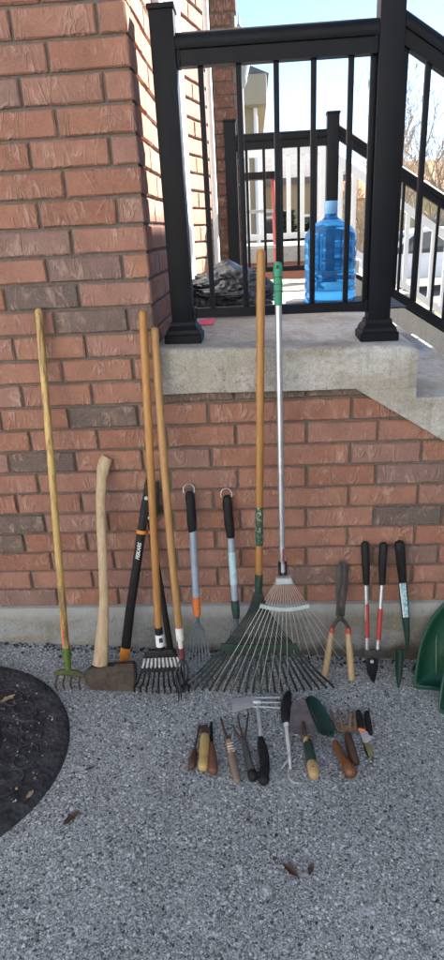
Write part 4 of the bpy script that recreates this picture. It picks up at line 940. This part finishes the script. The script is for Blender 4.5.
# neighbour's porch with white railings
yn = 5.0
nb = thing('white_porch', 'white railed porch and stairs beyond the black railings', 'porch', (.4, yn+.6, .5))
zt = at(280, 151, yn).z; xL = at(205, 150, yn).x; xR = at(322, 150, yn).x; zs = at(280, 246, yn).z
bm = NB(); box(bm, ((xL+xR)/2-1, yn+1.0, zs-.08), (xR-xL+2.3, 2.3, .16), bev=.01); obj('slab', bm, M_WALK, nb)
bm = NB(); box(bm, ((xL+xR)/2-1, yn+1.05, (zs-.16-.3)/2), (xR-xL+2.2, 2.1, zs-.16+.3)); obj('brick_skirt', bm, M_COURSES, nb)
for yy in (yn,):
    bm = NB(); box(bm, ((xL+xR)/2-.5, yy, zt), (xR-xL+1.0, .07, .09), bev=.006); obj('top_rail', bm, M_WHITE_PAINT, nb)
    bm = NB(); box(bm, ((xL+xR)/2-.5, yy, zs+.1), (xR-xL+1.0, .05, .06), bev=.004); obj('bottom_rail', bm, M_WHITE_PAINT, nb)
    x = xL
    while x < xR:
        bm = NB(); box(bm, (x, yy, (zt+zs)/2+.03), (.045, .035, zt-zs-.1)); obj('picket', bm, M_WHITE_PAINT, nb); x += .145
    bm = NB(); box(bm, (xR+.03, yy, (zt+zs)/2+.03), (.11, .11, zt-zs+.06), bev=.006); obj('newel_post', bm, M_WHITE_PAINT, nb)
    sl = .66; lg = 2.3
    for z_, w in ((zt-.05, .09), (zs+.10, .07)):
        bm = NB(); prism(bm, [(xR+.08, yy-.03, z_+w/2), (xR+lg, yy-.03, z_+w/2-lg*sl), (xR+lg, yy-.03, z_-w/2-lg*sl), (xR+.08, yy-.03, z_-w/2)], (0, .06, 0)); obj('stair_rail', bm, M_WHITE_PAINT, nb)
    x = xR+.2
    while x < xR+lg:
        d = (x-xR)*sl; bm = NB(); box(bm, (x, yy, (zt+zs)/2+.03-d), (.045, .035, zt-zs-.12)); obj('picket', bm, M_WHITE_PAINT, nb); x += .145
    bm = NB(); box(bm, (xR+lg, yy, zt-lg*sl-.45), (.11, .11, 1.1), bev=.006); obj('newel_post', bm, M_WHITE_PAINT, nb)
bm = NB(); pr = [(xR+.14, zs)]
for k in range(7): pr += [(xR+.14+.29*(k+1), zs-.19*k-.19), (xR+.14+.29*(k+1), zs-.19*(k+1)-.19)] if k else [(xR+.14, zs-.19), (xR+.43, zs-.19), (xR+.43, zs-.38)]
pr += [(pr[-1][0], -.5), (xR+.14, -.5)]; prism(bm, [(a, yn+.05, b) for a, b in pr], (0, 1.8, 0)); obj('stairs', bm, M_WALK, nb)

def gable_house(label, x0, x1, y0, y1, zw, zr, mw, mr, ridge='y', wins=(), ov=.35):
    cx, cy = (x0+x1)/2, (y0+y1)/2; t = thing('house', label, 'house', (cx, cy, -.3))
    bm = NB()
    if ridge == 'y': prism(bm, [(x0, y0, -.6), (x1, y0, -.6), (x1, y0, zw), (cx, y0, zr-.15), (x0, y0, zw)], (0, y1-y0, 0))
    else: prism(bm, [(x0, y0, -.6), (x0, y1, -.6), (x0, y1, zw), (x0, cy, zr-.15), (x0, y0, zw)], (x1-x0, 0, 0))
    obj('wall', bm, mw, t)
    bm = NB(); th = .18
    if ridge == 'y':
        s = (zr-zw)/(cx-x0); q = [(x0-ov, zw-ov*s), (cx, zr), (x1+ov, zw-ov*s), (x1+ov, zw-ov*s-th), (cx, zr-th), (x0-ov, zw-ov*s-th)]; prism(bm, [(a, y0-ov, b) for a, b in q], (0, y1-y0+2*ov, 0))
    else:
        s = (zr-zw)/(cy-y0); q = [(y0-ov, zw-ov*s), (cy, zr), (y1+ov, zw-ov*s), (y1+ov, zw-ov*s-th), (cy, zr-th), (y0-ov, zw-ov*s-th)]; prism(bm, [(x0-ov, a, b) for a, b in q], (x1-x0+2*ov, 0, 0))
    rf = obj('roof', bm, mr, t)
    for (axis, a, z, w, h) in wins:
        bm = NB(); bg = NB()
        if axis == 'y': box(bm, (a, y0-.02, z), (w+.16, .08, h+.16)); box(bg, (a, y0-.05, z), (w, .06, h))
        else: box(bm, (x0-.02, a, z), (.08, w+.16, h+.16)); box(bg, (x0-.05, a, z), (.06, w, h))
        f = obj('window', bm, M_WHITE_PAINT, t); obj('pane', bg, M_GLASS, f)
    return t
# tan house behind the porch: its roof edge shows right of the brick bay
e = at(266, 82, 15.0); w = at(253, 100, 15.0)
th_ = thing('tan_house', 'pale tan house with a boxed eave seen past the end of the brick bay', 'house', (w.x-4, 18, 0))
bm = NB(); box(bm, (w.x-4, 18.5, (w.z)/2), (8, 7, w.z+.6)); obj('wall', bm, M_TAN_SIDING, th_)
bm = NB(); box(bm, ((w.x-8+e.x)/2+.0, 18.3, e.z-.22), (e.x-w.x+8, 7.6, .62), bev=.03); obj('eave', bm, M_SOFFIT, th_)
bm = NB(); q = [(w.x-9, e.z+.09), (e.x+.06, e.z+.09), (e.x-.5, e.z+.32), (w.x-4, e.z+2.1), (w.x-9, e.z+2.1)]; prism(bm, [(a, 14.55, b) for a, b in q], (0, 7.6, 0)); obj('roof', bm, M_SHINGLE_G, th_)
e2 = at(259, 116, 18.0); bm = NB(); box(bm, (e2.x-.45, 22.6, e2.z-.3), (.9, 1.2, .5), bev=.03); obj('lower_eave', bm, M_SOFFIT, th_)
bm = NB(); tube(bm, [(w.x+.05, 14.96, e.z-.5), (w.x+.05, 14.96, -.3)], .05, 8); obj('downspout', bm, M_WHITE_PAINT, th_)
gable_house('distant orange roofed house right of the stair post', *(lambda a, b: (a.x, a.x+11, 34, 42))(at(424, 200, 34), 0), at(430, 188, 34).z, at(430, 160, 38).z, M_YELLOW_BRICK, M_SHINGLE, 'x', [('y', at(438, 200, 34).x, .9, 1.0, 1.2), ('y', at(432, 200, 34).x+4, .9, 1.4, 1.2)])
gable_house('distant low brown house behind the bare tree', at(350, 200, 46).x, at(350, 200, 46).x+9, 46, 54, at(380, 195, 46).z, at(380, 175, 50).z, M_YELLOW_BRICK, M_SHINGLE, 'x', [('y', at(378, 210, 46).x, .8, 1.4, 1.1)])
M_GREYSIDING = paint('grey_siding', (.42, .43, .44), .8, var=.05, scale=2)
gable_house('low cream house seen between the white pickets', at(246, 200, 19).x, at(341, 200, 19).x, 19, 25, at(290, 176, 19).z, at(290, 154, 22).z, M_TAN_SIDING, M_SHINGLE_G, 'x', [('y', at(262, 200, 19).x, 1.2, .9, 1.1), ('y', at(316, 200, 19).x, 1.2, 1.0, 1.1)], ov=.2)
# unseen house added on the right to throw shade over driveway and slab
gable_house('tall grey sided house added out of view on the right to shade the driveway', 6.5, 13, -5.5, 5.8, 6.85, 8.4, M_GREYSIDING, M_SHINGLE_G, 'y', [('x', -2.5, 1.5, 1.2, 1.2), ('x', 1.5, 1.5, 1.2, 1.2), ('x', -2.5, 4.4, 1.2, 1.2), ('x', 1.5, 4.4, 1.2, 1.2), ('y', 9.7, 1.1, 2.6, 2.2)])
# unseen pale houses added behind the camera to bounce sun into the shade
M_CREAM = paint('cream_siding', (.70, .69, .66), .8, var=.04, scale=2)
gable_house('tall cream sided house added behind the camera to bounce sunlight, left one', -14.5, -2.2, -17, -7.6, 7.6, 10.5, M_CREAM, M_SHINGLE_G, 'x')
gable_house('tall cream sided house added behind the camera to bounce sunlight, right one', -1.6, 10.5, -17, -7.6, 7.6, 10.5, M_CREAM, M_SHINGLE_G, 'x')

# lantern street lamp
yl = 9.0; b = at(241, 88, yl); tp = at(238.5, 12, yl)
t = thing('street_lamp', 'grey lantern street lamp with a pointed finial beside the brick bay', 'street lamp', (b.x, yl, -.3))
k = tp.z-b.z; x0 = b.x
bm = NB(); tube(bm, [(x0, yl, -.3), (x0, yl, b.z)], [.07, .04], 10); obj('pole', bm, M_LAMP, t)
bm = NB(); lathe(bm, (x0, yl, b.z), [(.05, 0), (.10, .08), (.10, .12), (.15, k*.30), (.16, k*.55), (.13, k*.56)], 16); obj('lantern_glass', bm, M_LAMPGLASS, t)
bm = NB(); lathe(bm, (x0, yl, b.z+k*.56), [(.19, 0), (.19, .03), (.15, k*.10), (.09, k*.17), (.05, k*.19), (.035, k*.22), (.045, k*.25), (.012, k*.30), (.006, k*.44)], 16); obj('lantern_roof', bm, M_LAMP, t)

# white parked car
yc = 17.0; pc = at(430, 228, yc); zc = gz(9)+.01
t = thing('parked_car', 'white parked car partly hidden by the stair railings', 'car', (pc.x-.4, yc, zc)); X0 = pc.x-2.7
side = [(0, .35), (.05, .75), (.35, .88), (1.15, .98), (1.95, 1.55), (2.4, 1.66), (3.4, 1.66), (4.2, 1.52), (4.6, 1.05), (4.7, .6), (4.65, .35)]
bm = NB(); prism(bm, [(X0+a, yc-.9, zc+b) for a, b in side], (0, 1.8, 0), bev=.07); bd = obj('body', bm, M_CAR, t)
bm = NB(); prism(bm, [(X0+a, yc-.915, zc+b) for a, b in ((1.4, 1.02), (2.08, 1.52), (2.5, 1.58), (3.0, 1.58), (3.0, 1.02))], (0, 1.83, 0), bev=.02); obj('window', bm, M_GLASS, t)
bm = NB(); prism(bm, [(X0+a, yc-.915, zc+b) for a, b in ((3.1, 1.02), (3.1, 1.58), (3.4, 1.58), (4.05, 1.47), (4.3, 1.06))], (0, 1.83, 0), bev=.02); obj('window', bm, M_GLASS, t)
bm = NB(); prism(bm, [(X0+1.17, yc-.75, zc+1.03), (X0+1.93, yc-.68, zc+1.56), (X0+1.93, yc+.68, zc+1.56), (X0+1.17, yc+.75, zc+1.03)], (-.03, 0, .02)); obj('windscreen', bm, M_GLASS, t)
for a in (.85, 3.75):
    for s in (-1, 1):
        bm = NB(); tube(bm, [(X0+a, yc+s*.75, zc+.33), (X0+a, yc+s*.93, zc+.33)], .33, 24); wh = obj('wheel', bm, M_TYRE, t); bm = NB(); tube(bm, [(X0+a, yc+s*.92, zc+.33), (X0+a, yc+s*.945, zc+.33)], .2, 16); obj('rim', bm, M_CHROME, wh)
for s in (-1, 1):
    bm = NB(); box(bm, (X0+.12, yc+s*.65, zc+.76), (.16, .36, .12), bev=.03); obj('headlight', bm, M_CHROME, t)

# trees
def bare_tree(label, x, y, h, seed, spread=.55, twig=.006):
    rnd = random.Random(seed); t = thing('bare_tree', label, 'tree', (x, y, gz(x)), 'bare winter trees'); bt_ = NB(); bc_ = NB()
    def grow(p_, d, ln, r_, lv):
        n = 4; pts = [p_]; q = p_.copy(); dd = d.copy()
        for k in range(n):
            dd = (dd+V((rnd.gauss(0, .12), rnd.gauss(0, .12), .05+rnd.gauss(0, .05)))).normalized(); q = q+dd*ln/n; pts.append(q.copy())
        tube(bt_ if lv == 0 else bc_, pts, [max(twig, r_*(1-.5*k/n)) for k in range(n+1)], 7 if lv < 2 else 4, cap=lv < 2)
        if lv >= 5: return
        for k in range([6, 4, 4, 3, 3][lv]):
            f = rnd.uniform(.3, 1) if lv else rnd.uniform(.35, 1); i = min(n-1, int(f*n)); b_ = pts[i].lerp(pts[i+1], f*n-i)
            a = rnd.random()*6.28; side_ = V((math.cos(a), math.sin(a), 0)); nd_ = (dd*(1-spread*.6)+side_*spread+V((0, 0, .25))).normalized()
            grow(b_, nd_, ln*rnd.uniform(.5, .75), max(twig, r_*.48), lv+1)
    grow(V((x, y, gz(x)-.1)), V((0, 0, 1)), h*.42, h*.018, 0)
    obj('trunk', bt_, M_BARK, t); obj('crown', bc_, M_BARK, t)
p = at(404, 215, 19); bare_tree('bare winter tree with the largest trunk right of the near stair post', p.x, 19, 6.6, 5)
p = at(440, 215, 24); bare_tree('bare winter tree at the right edge of the view', p.x, 24, 7.4, 9)
p = at(362, 200, 27); bare_tree('smaller bare winter tree left of the near stair post', p.x, 27, 5.0, 14)
def conifer(label, x, y, h, r0, seed):
    rnd = random.Random(seed); t = thing('conifer', label, 'tree', (x, y, gz(x)), 'dark evergreens'); bm = NB(); tube(bm, [(x, y, gz(x)-.1), (x, y, gz(x)+h*.9)], [.1, .02], 7); obj('trunk', bm, M_BARK, t); bm = NB()
    for k in range(2200):
        f = rnd.random()**.8; z = gz(x)+.15+f*h; rr = r0*(1-f)*rnd.random()**.4*rnd.uniform(.8, 1.1)+.03; a = rnd.random()*6.28
        c = V((x+rr*math.cos(a), y+rr*math.sin(a), z)); d = V((math.cos(a), math.sin(a), rnd.uniform(-.4, .5)))*rnd.uniform(.08, .16); s = V((-math.sin(a), math.cos(a), rnd.uniform(-.5, .5)))*.04
        bm.faces.new([bm.verts.new(q) for q in (c-s, c+d*.6-s*.7, c+d, c+s)])
    obj('crown', bm, M_CONIFER, t, smooth=False)
p = at(288, 240, 11); conifer('dark conifer seen between the white pickets left of the blue bottle', p.x, 11, 1.9, .55, 3)
p = at(308, 240, 13); conifer('dark conifer behind the white porch post', p.x, 13, 1.7, .5, 4)

# ------------------------------------------------------------------ light, camera
EL, AZ = R(33), math.atan2(.8, .6)
w = bpy.data.worlds.new('World'); SC.world = w; w.use_nodes = True; nt = w.node_tree; bg = nt.nodes['Background']
sky = nt.nodes.new('ShaderNodeTexSky'); sky.sky_type = 'NISHITA'; sky.sun_disc = False; sky.sun_elevation = EL; sky.sun_rotation = AZ; sky.air_density = 0.5; sky.dust_density = 0.1; sky.ozone_density = 1.6
nt.links.new(sky.outputs[0], bg.inputs[0]); bg.inputs[1].default_value = .08
sl = bpy.data.lights.new('sun', 'SUN'); sl.energy = 5.0; sl.angle = R(.5); sl.color = (1, .93, .82)
so = bpy.data.objects.new('sun', sl); COL.objects.link(so)
sd = V((math.cos(EL)*math.sin(AZ), math.cos(EL)*math.cos(AZ), math.sin(EL))); so.rotation_euler = sd.to_track_quat('Z', 'Y').to_euler(); so.location = (8, 8, 10)
cd_ = bpy.data.cameras.new('camera'); cam = bpy.data.objects.new('camera', cd_); COL.objects.link(cam)
cd_.sensor_fit = 'VERTICAL'; cd_.sensor_height = 24; cd_.lens = F_PX/960*24; cd_.clip_start = .05; cd_.clip_end = 900
mm = Matrix((M3.col[0], M3.col[2], -M3.col[1])).transposed().to_4x4(); mm.translation = CAM; cam.matrix_world = mm
SC.camera = cam
vs = SC.view_settings; vs.view_transform = 'Standard'; vs.look = 'None'; vs.exposure = 2.6; vs.gamma = 1; vs.use_curve_mapping = False
